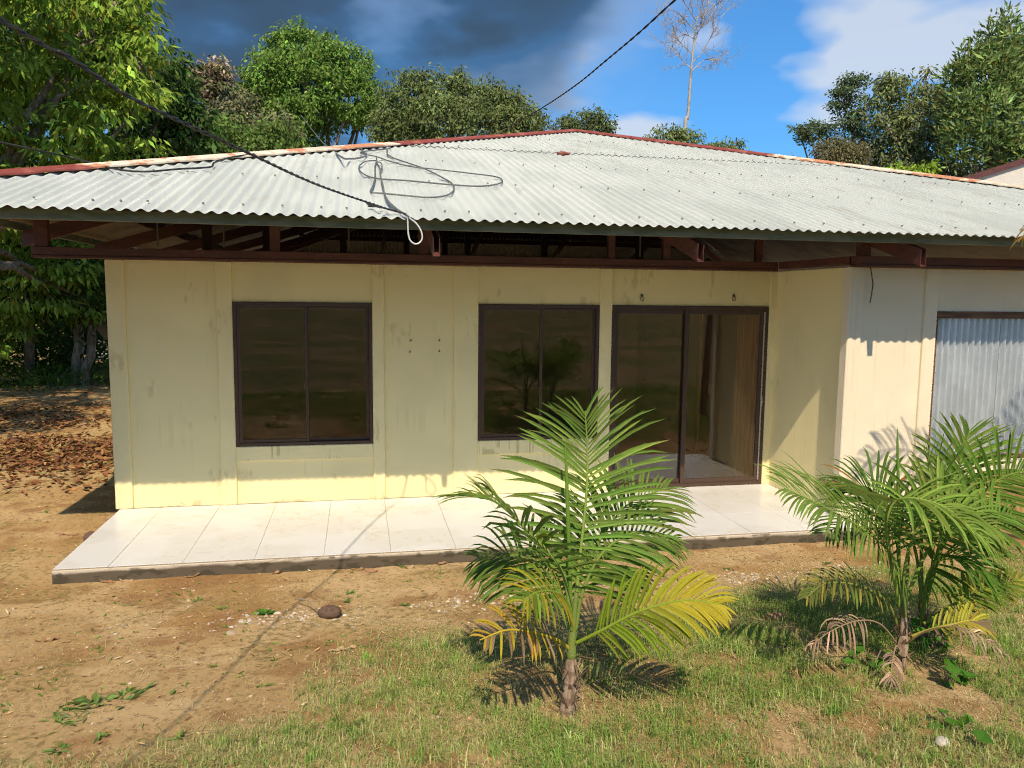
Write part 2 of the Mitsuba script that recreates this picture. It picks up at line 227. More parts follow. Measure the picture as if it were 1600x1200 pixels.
def bbox(x0, x1, y0, y1, z0, z1, c=.006):
    """A box with chamfered edges."""
    c = min(c, (x1 - x0) / 3, (y1 - y0) / 3, (z1 - z0) / 3)
    P = []
    for sx in (0, 1):
        for sy in (0, 1):
            for sz in (0, 1):
                X, Y, Z = (x0, x1)[sx], (y0, y1)[sy], (z0, z1)[sz]
                ix, iy, iz = X + (c, -c)[sx], Y + (c, -c)[sy], Z + (c, -c)[sz]
                P += [(X, iy, iz), (ix, Y, iz), (ix, iy, Z)]
    return trimesh.convex.convex_hull(np.array(P))


def cat(*ms):
    return trimesh.util.concatenate([m for m in ms if m is not None])


def tube(pts, rad, n=6, cap=True):
    p = np.asarray(pts, float); r = np.broadcast_to(rad, (len(p),))
    t = np.gradient(p, axis=0); t /= np.linalg.norm(t, axis=1, keepdims=True) + 1e-12
    a = np.zeros_like(t); h = np.array([0, 0, 1.0]) if abs(t[0][2]) < .9 else np.array([1.0, 0, 0])
    for i in range(len(p)):
        v = np.cross(t[i], h); v /= np.linalg.norm(v) + 1e-12; a[i] = v; h = np.cross(v, t[i])
    b = np.cross(t, a); ang = np.arange(n) * 2 * np.pi / n
    V = p[:, None] + r[:, None, None] * (np.cos(ang)[None, :, None] * a[:, None] + np.sin(ang)[None, :, None] * b[:, None])
    V = V.reshape(-1, 3); i, j = np.meshgrid(np.arange(len(p) - 1), np.arange(n), indexing='ij')
    q = np.stack([i * n + j, i * n + (j + 1) % n, (i + 1) * n + (j + 1) % n, (i + 1) * n + j], -1).reshape(-1, 4)
    F = np.vstack([q[:, [0, 1, 2]], q[:, [0, 2, 3]]])
    if cap:
        c0, c1 = len(V), len(V) + 1; V = np.vstack([V, p[:1], p[-1:]]); k = np.arange(n); e = (len(p) - 1) * n
        F = np.vstack([F, np.stack([k * 0 + c0, (k + 1) % n, k], 1), np.stack([k * 0 + c1, e + k, e + (k + 1) % n], 1)])
    return trimesh.Trimesh(V, F[:, ::-1], process=False)


def curve(ctrl, n):
    """A smooth line through the control points (Catmull-Rom)."""
    c = np.asarray(ctrl, float); c = np.vstack([2 * c[0] - c[1], c, 2 * c[-1] - c[-2]])
    u = np.linspace(0, len(c) - 3 - 1e-9, n); i = u.astype(int); t = (u - i)[:, None]
    a, b, d, e = c[i], c[i + 1], c[i + 2], c[i + 3]
    return .5 * (2 * b + (d - a) * t + (2 * a - 5 * b + 4 * d - e) * t * t + (3 * b - a - 3 * d + e) * t ** 3)


def unit(v): return v / (np.linalg.norm(v, axis=-1, keepdims=True) + 1e-12)


def leaves(P, D, N, L, W, quad=True, fold=.25, droop=.0):
    """Many leaves at once: bases P, axis D, face normal N, length L, width W (arrays). Four triangles each, two when quad is False."""
    n = len(P); D = unit(D); S = unit(np.cross(D, N)); N = np.cross(S, D); L = np.broadcast_to(L, n)[:, None]; W = np.broadcast_to(W, n)[:, None]
    dz = np.zeros((n, 3)); dz[:, 2] = 1
    mid = P + D * L * .45 - N * W * fold - dz * L * droop * .3
    tip = P + D * L - dz * L * droop
    if not quad:
        V = np.stack([P, mid + S * W * .5 + N * W * fold, tip, mid - S * W * .5 + N * W * fold], 1).reshape(-1, 3)
        F = np.array([[0, 1, 2], [0, 2, 3]])[None] + 4 * np.arange(n)[:, None, None]; k = 4
    else:
        V = np.stack([P, mid + S * W * .5 + N * W * fold, mid, mid - S * W * .5 + N * W * fold, tip], 1).reshape(-1, 3)
        F = np.array([[0, 1, 2], [0, 2, 3], [1, 4, 2], [2, 4, 3]])[None] + 5 * np.arange(n)[:, None, None]; k = 5
    return V, F.reshape(-1, 3), k


def tones(n, k, base, var=.18, rnd=None, extra=None, frac=0.0):
    """One colour per leaf (repeated for its k vertices): the base colour with random tone and hue, and a share of odd leaves."""
    r = rnd or rng
    c = np.array(base)[None] * np.exp(r.normal(0, var, (n, 1))) * (1 + r.normal(0, .08, (n, 3)))
    if extra is not None:
        m = r.random(n) < frac
        c[m] = np.array(extra)[None] * np.exp(r.normal(0, .2, (m.sum(), 1)))
    return np.repeat(np.clip(c, .004, .95), k, 0)


def ground_z(x, y):
    x, y = np.asarray(x, float), np.asarray(y, float)
    z = np.where(y > -1.75, -.12, np.where(y > -9, -.12 + .1 * (-1.75 - y), .605 + .03 * np.minimum(-9 - y, 36)))
    far = np.maximum(np.hypot(x - 5, y - 5) - 45, 0)
    z = z - np.where(y > 16, .03 * np.minimum(y - 16, 60), 0) - .004 * far
    return z


def ground_h(x, y):
    """The ground as built: slope plus lumps."""
    x, y = np.asarray(x, float), np.asarray(y, float)
    p = np.stack([x, y, 0 * x], -1)
    w = np.clip((np.abs(y + .2) - 1.2) / .6, 0, 1) * .8 + .2
    return ground_z(x, y) + w * ((meshkit.fbm(p * 1.1, 3, 1) - .5) * .05 + (meshkit.fbm(p * 6, 3, 2) - .5) * .028) - .004


# ---------------------------------------------------------------- materials
def two(b): return {'type': 'twosided', 'bsdf': b}


def rgb(*c): return {'type': 'rgb', 'value': list(c)}


def pr(color, rough=.6, metal=0.0, spec=.5, **k):
    return two({'type': 'principled', 'base_color': color if isinstance(color, dict) else rgb(*color), 'roughness': rough, 'metallic': metal, 'specular': spec, **k})


def bump(b, fn, scale=1.0, eps=1e-3):
    return two({'type': 'bumpmap', 'nested': b['bsdf'], 'tex': proc(fn, eps), 'scale': scale})


def wall_color(base, dirt):
    def fn(p, n, uv):
        a = fbm(p.x * 1.3, p.z * 1.3, p.y * 1.3, 4); f = fbm(p.x * 26 + 5, p.z * 9, p.y * 26, 3)
        c = mix(base, [v * .93 for v in base], smoothstep(.4, .65, a))
        blot = smoothstep(.66, .78, fbm(p.x * 4.1 + 57, p.z * 3.3 + 9, p.y * 4, 4)) * smoothstep(.45, .7, f)
        drip = smoothstep(.70, .84, noise(p.x * 34, p.z * 1.2, p.y * 34)) * smoothstep(.52, .7, fbm(p.x * 2.1 + 7, p.z * 2.3, p.y * 2, 3))
        smut = smoothstep(.0, .05, fbm(p.x * 24, p.z * 30, p.y * 24, 3) * .6 + fbm(p.x * 5, p.z * 3, p.y * 5, 2) * .4 - .53 - dr.maximum(p.z, 0) * 2.2)      # specks splashed up along the foot
        c = mix(c, (.34, .25, .13), .42 * smut)
        return mix(mix(c, dirt, .30 * blot), dirt, .10 * drip)
    return fn


def sill_color(p, n, uv):
    c = wall_color((.80, .708, .40), (.30, .23, .09))(p, n, uv); d = smoothstep(.55, .72, noise(p.x * 55, p.z * 1.5, 3)) * smoothstep(.45, .62, fbm(p.x * 6, p.z * 7, 1, 3))
    return mix(c, (.33, .29, .12), .5 * d)


def wall_bump(p, n, uv):
    return fbm(p.x * 30, p.z * 30, p.y * 30, 3) * .0022 + fbm(p.x * 3, p.z * 3, p.y * 3, 2) * .003


def roof_color(p, n, uv):
    lon = noise(p.x * 14, p.y * .5); g = fbm(p.x * 3, p.y * 1.2, 0, 4)
    c = mix((.415, .455, .445), (.365, .405, .395), smoothstep(.35, .7, g))
    c = mix(c, (.33, .36, .34), .28 * smoothstep(.62, .85, lon) * smoothstep(.4, .6, noise(p.x * 3 + 9, p.y * 1.1)))
    sp = smoothstep(.80, .86, noise(p.x * 16 - p.y * 1.5, p.y * 2.3 + 5)) * smoothstep(.52, .62, fbm(p.x * .9, p.y * 1.1 + 40, 0, 3))
    return mix(c, (.33, .34, .32), .55 * sp)


def rust_cap(p, n, uv):
    a = fbm(p.x * 2.0, p.y * 2.0, p.z * 2, 4); f = fbm(p.x * 12, p.y * 12, p.z * 12, 3)
    c = mix((.62, .54, .44), (.50, .42, .33), smoothstep(.4, .6, f))
    return mix(c, (.42, .15, .06), .85 * smoothstep(.50, .58, a * .7 + f * .3))


def red_cap(p, n, uv):
    f = fbm(p.x * 9, p.y * 9, p.z * 9, 4)
    return mix((.20, .045, .036), (.30, .10, .075), smoothstep(.45, .75, f))


def steel_red(p, n, uv):
    f = fbm(p.x * 3, p.y * 12, p.z * 12, 4); g = noise(p.x * 40, p.y * 40, p.z * 40)
    return mix(mix((.105, .036, .029), (.072, .027, .024), smoothstep(.4, .65, f)), (.14, .06, .045), .6 * smoothstep(.74, .86, g))


def fascia(p, n, uv):
    f = fbm(p.x * 6, p.y * 8, p.z * 20, 4); s = noise(p.x * 30, 0, p.z * 4)
    return mix(mix((.165, .18, .135), (.11, .13, .085), smoothstep(.4, .62, f)), (.10, .13, .06), .6 * smoothstep(.6, .8, s * .5 + f * .5))


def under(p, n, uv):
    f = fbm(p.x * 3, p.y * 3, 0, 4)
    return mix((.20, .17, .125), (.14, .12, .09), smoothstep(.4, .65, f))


def galv(p, n, uv):
    f = fbm(p.x * 8, p.z * 5, 0, 3); v, w, r = voronoi(p.x * 30, p.z * 30)
    return mix((.66, .71, .75), (.56, .61, .65), smoothstep(.3, .7, f) * .7 + r * .3)


def tile(p, n, uv):
    f = fbm(p.x * 2.3, p.y * 2.3, 0, 4); g = fbm(p.x * 17, p.y * 17, 0, 3)
    c = mix((.60, .61, .62), (.565, .57, .565), smoothstep(.4, .65, f))
    return mix(c, (.50, .44, .35), .35 * smoothstep(.60, .74, g) * smoothstep(.48, .62, f))


def slab_edge(p, n, uv):
    f = fbm(p.x * 5, p.y * 5, p.z * 9, 4); h = p.z + (f - .5) * .05
    c = mix((.50, .45, .36), (.105, .085, .06), smoothstep(-.022, -.050, h))
    return mix(c, (.05, .045, .028), .7 * smoothstep(.52, .62, fbm(p.x * 11, p.y * 11, p.z * 20, 3)) * smoothstep(-.005, -.03, h))


def soil(p, n, uv):
    a = fbm(p.x * .7 + 2, p.y * .7, 0, 4); b = fbm(p.x * 4, p.y * 4, 0, 4); f = fbm(p.x * 40, p.y * 40, 0, 3); s = noise(p.x * 120, p.y * 120)
    c = mix((.262, .158, .064), (.33, .23, .112), smoothstep(.36, .64, a))
    c = mix(c, (.21, .115, .05), .75 * smoothstep(.5, .68, b))
    c = mix(c, (.42, .31, .17), .55 * smoothstep(.52, .7, fbm(p.x * 2.1 + 40, p.y * 3.2, 0, 4)))
    moss = smoothstep(.50, .62, fbm(p.x * 1.6 + 11, p.y * 1.9 + 5, 0, 4)) * smoothstep(.4, .6, f)
    c = mix(c, (.13, .125, .04), .45 * moss)
    c = mix(c, (.13, .075, .036), .5 * smoothstep(.58, .72, f))
    field = smoothstep(-6.2, -7.4, p.y + (fbm(p.x * 1.5, p.y * 1.5, 0, 3) - .5) * 2.5)
    c = mix(c, mix((.105, .125, .04), (.20, .155, .08), smoothstep(.42, .62, fbm(p.x * .5, p.y * 1.1, 3, 4))), .9 * field)
    return mix(c, (.52, .42, .28), .55 * smoothstep(.86, .93, s))


def soil_bump(p, n, uv):
    return fbm(p.x * 25, p.y * 25, 0, 4) * .012 + noise(p.x * 130, p.y * 130) * .003


def bark(p, n, uv):
    f = fbm(p.x * 18, p.y * 18, p.z * 5, 4)
    return mix((.17, .13, .09), (.30, .26, .20), smoothstep(.35, .65, f))


def pale_bark(p, n, uv):
    f = fbm(p.x * 9, p.y * 9, p.z * 3, 3)
    return mix((.40, .37, .34), (.27, .245, .225), smoothstep(.5, .7, f))


def palm_bark(p, n, uv):
    f = fbm(p.x * 60, p.y * 60, p.z * 10, 3); r = noise(0, 0, p.z * 38)
    return mix(mix((.36, .27, .20), (.20, .14, .10), smoothstep(.4, .65, f)), (.13, .085, .06), .7 * smoothstep(.55, .8, r))


def wood(c0, c1):
    def fn(p, n, uv):
        g = fbm(p.x * 5, p.y * 60, p.z * 60, 3); return mix(c0, c1, smoothstep(.35, .65, g))
    return fn


def grey_block(p, n, uv):
    f = fbm(p.x * 1.5, p.z * 1.5, 0, 4); g = fbm(p.x * 9, p.z * 5, 0, 3)
    c = mix((.40, .40, .40), (.30, .30, .30), smoothstep(.35, .65, f))
    return mix(c, (.13, .13, .12), .6 * smoothstep(.6, .75, g))


def vgrain(p, n, uv):
    g = fbm(p.x * 50, p.y * 50, p.z * 2.5, 3); return mix((.56, .29, .11), (.40, .19, .07), smoothstep(.35, .65, g))


VC = {'type': 'mesh_attribute', 'name': 'vertex_color'}
scene['m_wall'] = bump(pr(proc(wall_color((.80, .708, .40), (.30, .23, .09))), .85, spec=.25), wall_bump)
scene['m_sill'] = bump(pr(proc(sill_color), .85, spec=.25), wall_bump)
scene['m_wing'] = bump(pr(proc(wall_color((.76, .69, .535), (.36, .24, .12))), .85, spec=.25), wall_bump)
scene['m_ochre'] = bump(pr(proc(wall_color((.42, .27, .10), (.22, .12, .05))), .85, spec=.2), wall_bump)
scene['m_roof'] = pr(proc(roof_color), .62, spec=.35)
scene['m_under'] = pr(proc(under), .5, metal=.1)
scene['m_rust_cap'] = pr(proc(rust_cap), .7)
scene['m_red_cap'] = pr(proc(red_cap), .6)
scene['m_steel'] = pr(proc(steel_red), .5)
scene['m_fascia'] = pr(proc(fascia), .7)
scene['m_galv'] = pr(proc(galv), .34, metal=.6)
scene['m_tile'] = pr(proc(tile), .28, spec=.5)
scene['m_grout'] = pr((.30, .25, .19), .9)
scene['m_slab'] = pr(proc(slab_edge), .9, spec=.2)
scene['m_soil'] = bump(pr(proc(soil), .95, spec=.1), soil_bump, eps=2e-3)
scene['m_bark'] = pr(proc(bark), .9, spec=.2)
scene['m_pale_bark'] = pr(proc(pale_bark), .9, spec=.2)
scene['m_palm_bark'] = pr(proc(palm_bark), .9, spec=.2)
scene['m_alu_brown'] = pr((.060, .034, .024), .38, spec=.5)
scene['m_alu'] = pr((.55, .55, .54), .35, metal=.8)
scene['m_glass'] = {'type': 'thindielectric', 'int_ior': 1.68, 'specular_transmittance': rgb(.30, .26, .22), 'specular_reflectance': rgb(1.0, .93, .86)}
scene['m_door_glass'] = {'type': 'thindielectric', 'int_ior': 1.75, 'specular_transmittance': rgb(.66, .53, .40), 'specular_reflectance': rgb(1.0, .93, .86)}
scene['m_wood_frame'] = pr(proc(wood((.17, .085, .045), (.09, .045, .026))), .7)
scene['m_wood_panel'] = pr(proc(vgrain), .5)
scene['m_dark_wood'] = pr((.085, .038, .024), .5)
scene['m_cable'] = pr((.022, .022, .024), .45)
scene['m_cable_grey'] = pr((.105, .115, .12), .5)
scene['m_cable_white'] = pr((.50, .53, .54), .45)
scene['m_cream'] = pr(proc(wall_color((.60, .585, .54), (.35, .3, .24))), .85, spec=.2)
scene['m_block'] = pr(proc(grey_block), .9, spec=.2)
scene['m_inside'] = pr((.50, .44, .32), .9)
scene['m_ceiling'] = pr((.20, .15, .10), .9)
scene['m_vc'] = pr(VC, .8, spec=.2)
scene['m_leaf'] = {'type': 'principledthin', 'base_color': VC, 'roughness': .38, 'diff_trans': .8, 'eta': 1.42}
scene['m_gloss_leaf'] = {'type': 'principledthin', 'base_color': VC, 'roughness': .3, 'diff_trans': .7, 'eta': 1.5}
scene['m_grass'] = {'type': 'principledthin', 'base_color': VC, 'roughness': .6, 'diff_trans': .6, 'eta': 1.3}
scene['m_screw'] = pr((.20, .19, .175), .5, metal=.4)
scene['m_metal_dark'] = pr((.10, .085, .07), .45, metal=.6)

# ---------------------------------------------------------------- the ground
def lines(lo, a, b, hi, fine, grow):
    m = list(np.arange(a, b, fine)); s, x = fine, b; r = []
    while x < hi: r.append(x); s *= grow; x += s
    s, x = fine, a; l = []
    while x > lo: s *= grow; x -= s; l.append(x)
    return np.array(l[::-1] + m + r)


gx, gy = lines(-600, -4.5, 9.5, 620, .045, 1.13), lines(-300, -6.2, 3.5, 900, .045, 1.13)
X, Y = np.meshgrid(gx, gy); Z = ground_h(X, Y)
i, j = np.meshgrid(np.arange(len(gy) - 1), np.arange(len(gx) - 1), indexing='ij'); w = len(gx)
F = np.stack([i * w + j, i * w + j + 1, (i + 1) * w + j + 1, (i + 1) * w + j], -1).reshape(-1, 4)
put('ground', (np.stack([X, Y, Z], -1).reshape(-1, 3), F), 'm_soil', smooth=True)
tag('ground', None, kind='structure')

# ---------------------------------------------------------------- the house
H = 'house'
tag(H, 'cream single-storey house with a pale corrugated hip roof and a white tiled porch', 'house')
HALF, YB = 7.8, 14.0
SL, YE, ZE = .305, -2.33, 2.74
XL, XR = -1.57, 14.03
XCUT = -1.05    # the sheets stop short of the hip corner on the left
XA, YA = (XL + XR) / 2, YE + (XR - XL) / 2
PITCH, AMP = .0938, .0104


def zr(y): return ZE + SL * (y - YE)


FRAME = {'front': lambda a, b: (a, b), 'back': lambda a, b: (XL + XR - a, 2 * YA - b), 'left': lambda a, b: (XL + (b - YE), YE + (XR - a)), 'right': lambda a, b: (XR - (b - YE), YE + (a - XL))}


def sheet(a0, a1, y0, y1, side='front', dz=0.0, n=8):
    """One corrugated sheet of a slope, cut along the hips; a runs along the eave, y up the slope."""
    m = max(2, int(round((a1 - a0) / PITCH * n))); a = np.linspace(a0, a1, m + 1)
    top = np.minimum(y1, YE + np.minimum(a - XL, XR - a)); top = np.maximum(top, y0 - .0)
    k = 3; V = []
    for t in np.linspace(0, 1, k):
        y = y0 + (top - y0) * t
        z = ZE + SL * (y - YE) + AMP * np.cos(2 * np.pi * a / PITCH) + dz + .004 * (1 - t) * (y1 - y0 > 3)
        x, yy = FRAME[side](a, y); V.append(np.stack([x, yy, z], 1))
    V = np.vstack(V); i, j = np.meshgrid(np.arange(k - 1), np.arange(m), indexing='ij'); w = m + 1
    F = np.stack([i * w + j, i * w + j + 1, (i + 1) * w + j + 1, (i + 1) * w + j], -1).reshape(-1, 4)
    F = np.vstack([F[:, [0, 1, 2]], F[:, [0, 2, 3]]])
    msh = trimesh.Trimesh(V, F, process=False); keep = msh.area_faces > 1e-7; msh.update_faces(keep); msh.remove_unreferenced_vertices()
    return msh


tag('house__roof', None)
used.discard('house__roof')
SW = 8 * PITCH
r2 = np.random.default_rng(3)
for tier, (y0, y1, dz) in enumerate(((YE, 2.30, 0.0), (2.18, 7.6, .006))):
    a = XCUT if tier == 0 else XL + 4.55
    while a < XR - .05:
        a1 = min(a + SW + .02, XR)
        if YE + min(a1 - XL, XR - a) > y0 + .05 or YE + min(a - XL, XR - a1) > y0 + .05:
            put('house__roof__sheet', sheet(a, a1, y0, y1, 'front', dz + r2.uniform(0, .003)), 'm_roof', smooth=60)
        a += SW
for side in ('left', 'right', 'back'):
    a = XL
    while a < XR - .05:
        a1 = min(a + 2 * SW, XR); put('house__roof__sheet', sheet(a, a1, YE if side != 'left' else YE + XCUT - XL, 7.6, side, 0, 6), 'm_under', smooth=60); a = a1


def cap(p0, p1, w=.15, up=.036):
    """A folded hip capping between two points on a hip line."""
    p0, p1 = np.array(p0), np.array(p1); n = max(3, int(np.linalg.norm(p1 - p0) / .1)); V = []
    sx = np.sign(p1[0] - p0[0]) * np.sign(p1[1] - p0[1])
    for t in np.linspace(0, 1, n):
        c = p0 + (p1 - p0) * t
        jit = r2.normal(0, .003)
        f = c + np.array([sx * w, 0, -0.004 + jit]); b = c + np.array([0, sx * sx * w, -0.004])
        fr = np.array([c[0] + (w if sx > 0 else -w), c[1], c[2] - .0]); bk = np.array([c[0], c[1] + w, c[2]])
        # the front flank keeps the front slope's height, the side flank the side slope's
        V += [fr + [0, 0, up - .012 + jit], fr + [0, 0, up + .003 + jit], c + [0, 0, up + .022], bk + [0, 0, up]]
    V = np.array(V); F = []
    for i in range(n - 1):
        for k in range(3):
            a = i * 4 + k; F.append([a, a + 1, a + 5, a + 4])
    return V, np.array(F)


def hipL(y): return (XL + (y - YE), y, zr(y))
def hipR(y): return (XR - (y - YE), y, zr(y))


for y0, y1, m in ((YE + XCUT - XL, -.72, 'm_red_cap'), (-.74, 2.08, 'm_rust_cap'), (2.06, YA, 'm_red_cap')):
    put('house__roof__hip_cap', cap(hipL(y0), hipL(y1)), m, label={'m_red_cap': 'oxide red hip capping', 'm_rust_cap': 'faded hip capping streaked with rust'}[m])
for y0, y1, m in ((YE, 2.95, 'm_rust_cap'), (2.93, YA, 'm_red_cap')):
    put('house__roof__hip_cap', cap(hipR(y0), hipR(y1)), m, label={'m_red_cap': 'oxide red hip capping', 'm_rust_cap': 'faded hip capping streaked with rust'}[m])
# roofing screws: rows over each purlin
sc = []
for yr in (-2.12, -.72, .72, 2.24, 3.7, 5.0):
    a = XL + .35
    while a < XR - .3:
        if YE + min(a - XL, XR - a) > yr + .15:
            k = round(a / PITCH) * PITCH; c = trimesh.creation.cylinder(.0085, .012, sections=7); c.apply_translation((k, yr + r2.normal(0, .015), zr(yr) + AMP + .012 + .006)); sc.append(c)
        a += PITCH * int(r2.integers(2, 5))
put('house__roof__screw', cat(*sc), 'm_screw', kind='stuff')
# purlins, eave channel
for yr in (-1.0, .45, 2.2, 3.7, 5.1):
    put('house__roof__purlin', box(XL + (yr - YE) + .05, XR - (yr - YE) - .05, yr - .025, yr + .025, zr(yr) - .12, zr(yr) - .014), 'm_steel')
    put('house__roof__purlin', box(XL + (yr - YE) + .05, XR - (yr - YE) - .05, 2 * YA - yr - .025, 2 * YA - yr + .025, zr(yr) - .12, zr(yr) - .014), 'm_steel')
for yr in (-1.0, .45, 2.2, 3.7, 5.1):
    b = yr - YE
    put('house__roof__purlin', box(XL + b - .025, XL + b + .025, YE + b, 2 * YA - YE - b, zr(yr) - .12, zr(yr) - .014), 'm_steel')
put('house__roof__eave_channel', bbox(XCUT + .05, XR - .05, YE + .13, YE + .17, 2.676, 2.754, .003), 'm_fascia', label='mossy grey green channel under the roof edge')
put('house__roof__eave_channel', bbox(XCUT + .06, XCUT + .10, YE + .18, 2 * YA - YE - .06, 2.80, 2.875, .003), 'm_fascia')
put('house__roof__eave_channel', bbox(XCUT + .05, XR - .05, 2 * YA - YE - .17, 2 * YA - YE - .13, 2.662, 2.752, .003), 'm_fascia')


def channel(p0, p1, h=.15, w=.055, t=.004, open_dir=1):
    """A steel C-channel rafter from p0 (lower end, top centre) to p1, open to one side, its end cut plumb."""
    p0, p1 = np.array(p0, float), np.array(p1, float)
    d = unit(p1 - p0); s = unit(np.cross(d, [0, 0, 1.0])); up = np.array([0, 0, 1.0])
    sec = [(-w / 2, 0, -w / 2 + t, -h), (w / 2 - t, 0, w / 2, -h), (-w / 2 + t, -h + t, w / 2 - t, -h), ]
    out = []
    for a, z1, b, z0 in sec:
        V = []
        for p in (p0, p1):
            for u, v in ((a, z0), (b, z0), (b, z1), (a, z1)): V.append(p + s * u + up * v)
        out.append(trimesh.convex.convex_hull(np.array(V)))
    return cat(*out)


for x in (-1.05, .93, 3.02, 5.20, 7.29, 9.4, 11.5):
    yt = YE + min(x - XL, XR - x, 7.7)
    if x < -.5: continue
    y0 = YE + .12 if x > 2 else -.1
    put('house__roof__rafter', channel((x, y0, zr(y0) - .150), (x, yt, zr(yt) - .135)), 'm_steel')
    put('house__roof__rafter', channel((x, 2 * YA - YE - .12, 2.628), (x, 2 * YA - yt, zr(yt) - .135)), 'm_steel')
for (ax, ay) in ((XL + .65, YE + .65), (XR - .1, YE + .1), (XL + .1, 2 * YA - YE - .1), (XR - .1, 2 * YA - YE - .1)):
    put('house__roof__hip_rafter', channel((ax, ay, 2.62 + (.17 if ay < 0 and ax < 0 else 0)), (XA, YA, zr(YA) - .14), .16, .06), 'm_steel')
for y in (0.6, 2.8, 5.0, 7.2, 9.4, 11.4):
    xt = XL + min(y - YE, 2 * YA - YE - y, 7.7)
    put('house__roof__rafter', channel((XCUT + .12, y, ZE + SL * (XCUT + .12 - XL) - .15), (xt, y, ZE + SL * (xt - XL) - .135)), 'm_steel')

# beams on the wall tops, posts up to the rafters
WX0, WX1, WY = 7.175, 12.5, -1.438
def beam(x0, x1, y0, y1): return cat(bbox(x0, x1, y0, y1, 2.528, 2.605, .003), bbox(x0, x1, y0 - .006, y1 + .006, 2.5015, 2.526, .003))
put('house__wall_beam', beam(-.62, WX0 - .03, -.05, .06), 'm_steel', label='oxide red steel beam on the main front wall')
put('house__wall_beam', beam(WX0 - .02, WX1, WY - .05, WY + .06), 'm_steel', label='oxide red steel beam on the right wing')
put('house__wall_beam', cat(bbox(WX0 - .03, WX0 + .08, WY + .07, -.06, 2.528, 2.605, .003)), 'm_steel')
put('house__wall_beam', cat(bbox(-.02, .09, .07, 11.7, 2.528, 2.605, .003)), 'm_steel')
put('house__wall_beam', cat(bbox(-.02, 12.5, 11.71, 11.82, 2.528, 2.605, .003)), 'm_steel')
for x, wd in ((-.543, .12), (1.606, .10), (3.10, .10), (5.159, .075), (5.801, .085), (6.92, .075)):
    put('house__roof_post', bbox(x - wd / 2, x + wd / 2, -.03, .04, 2.606, zr(0) - .14 + .02 * (x > 0) - (.30 if x < 0 else 0), .003), 'm_steel')
for x, wd in ((7.249, .12), (9.4, .1), (11.5, .1)):
    put('house__roof_post', bbox(x - wd / 2, x + wd / 2, WY - .03, WY + .04, 2.606, zr(WY) - .13, .003), 'm_steel')
for x, y in ((2.2, 4.5), (3.3, 6.2), (4.0, 6.2), (4.4, 6.0), (5.6, 5.0), (1.2, 3.0), (.6, 2.0), (6.6, 3.0)):
    put('house__roof_post', box(x - .05, x + .05, y - .05, y + .05, 2.49, zr(min(y, YE + x - XL)) - .14), 'm_dark_wood')
for x in (.567, 1.161, 2.338, 5.381):
    put('house__roof_hanger', tube([(x, -.3, 2.62), (x + .004, -.3, zr(-.3) - .03)], .009, 6), 'm_metal_dark')

# walls: prefabricated concrete columns and panels
def panel(x0, x1, z0, z1, y=.028, t=.05): return box(x0, x1, y, y + t, z0, z1)
COLS = [(0.0, .165), (1.02, 1.171), (2.566, 2.689), (3.424, 3.688), (5.05, 5.19), (7.094, 7.186)]
ZT, ZB, TOP = 2.0976, .609, 2.50
for x0, x1 in COLS:
    put('house__wall__column', bbox(x0, x1, 0, .12, 0.0, TOP, .008), 'm_wall')
def bays(x0, x1, lo, hi, n, name='house__wall__panel', m='m_wall', y=.028):
    """Stacked concrete planks between two columns; their joints are fine grooves."""
    h = (hi - lo); n = 1
    for k in range(n): put(name, bbox(x0, x1, y + r2.uniform(0, .0025), y + .05, lo + k * h + .0006, lo + (k + 1) * h - .0006, .0025), m)
bays(.165, 1.02, 0, TOP, 5); bays(2.689, 3.424, 0, TOP, 5)
for x0, x1 in ((1.171, 2.566), (3.688, 5.05)):
    bays(x0, x1, 0, .452, 1); put('house__wall__sill_band', bbox(x0, x1, .004, .11, .4535, ZB - .001, .006), 'm_sill', label='flush band below the window with drip stains')
    bays(x0, x1, ZT + .001, TOP, 1)
bays(5.19, 7.094, ZT + .001, TOP, 1)
# return wall of the wing (faces left), wing front
def bay_r(y0, y1, lo, hi, n):
    h = (hi - lo); n = 1
    for k in range(n): put('house__wall__panel', bbox(WX0 + .003 + r2.uniform(0, .0025), WX0 + .055, y0, y1, lo + k * h + .0006, lo + (k + 1) * h - .0006, .0025), 'm_wall')
bay_r(WY + .115, .06, 0, TOP, 5)
put('house__wall__column', bbox(WX0 - .052, WX0 + .10, WY, WY + .112, -.16, TOP, .008), 'm_wing', label='corner column where the wing meets the porch')
put('house__wall__column', bbox(7.973, 8.116, WY, WY + .112, -.16, TOP, .008), 'm_wing')
put('house__wall__column', bbox(9.66, 9.80, WY, WY + .112, -.16, TOP, .008), 'm_wing')
put('house__wall__column', bbox(WX1 - .15, WX1, WY, WY + .112, -.16, TOP, .008), 'm_wing')
bays(WX0 + .10, 7.973, -.16, TOP, 5, m='m_wing', y=WY + .028)
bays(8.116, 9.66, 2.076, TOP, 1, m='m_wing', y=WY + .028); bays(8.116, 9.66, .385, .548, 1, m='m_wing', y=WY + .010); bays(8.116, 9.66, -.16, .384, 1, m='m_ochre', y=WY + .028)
bays(9.80, WX1 - .15, -.16, TOP, 5, m='m_wing', y=WY + .028)
put('house__side_wall', box(.0, .10, .122, 11.7, -.2, TOP), 'm_wall')
put('house__side_wall', box(WX1 - .1, WX1, WY + .113, 11.7, -.2, TOP), 'm_wing')
put('house__back_wall', box(0, WX1, 11.702, 11.82, -.2, TOP), 'm_wall')
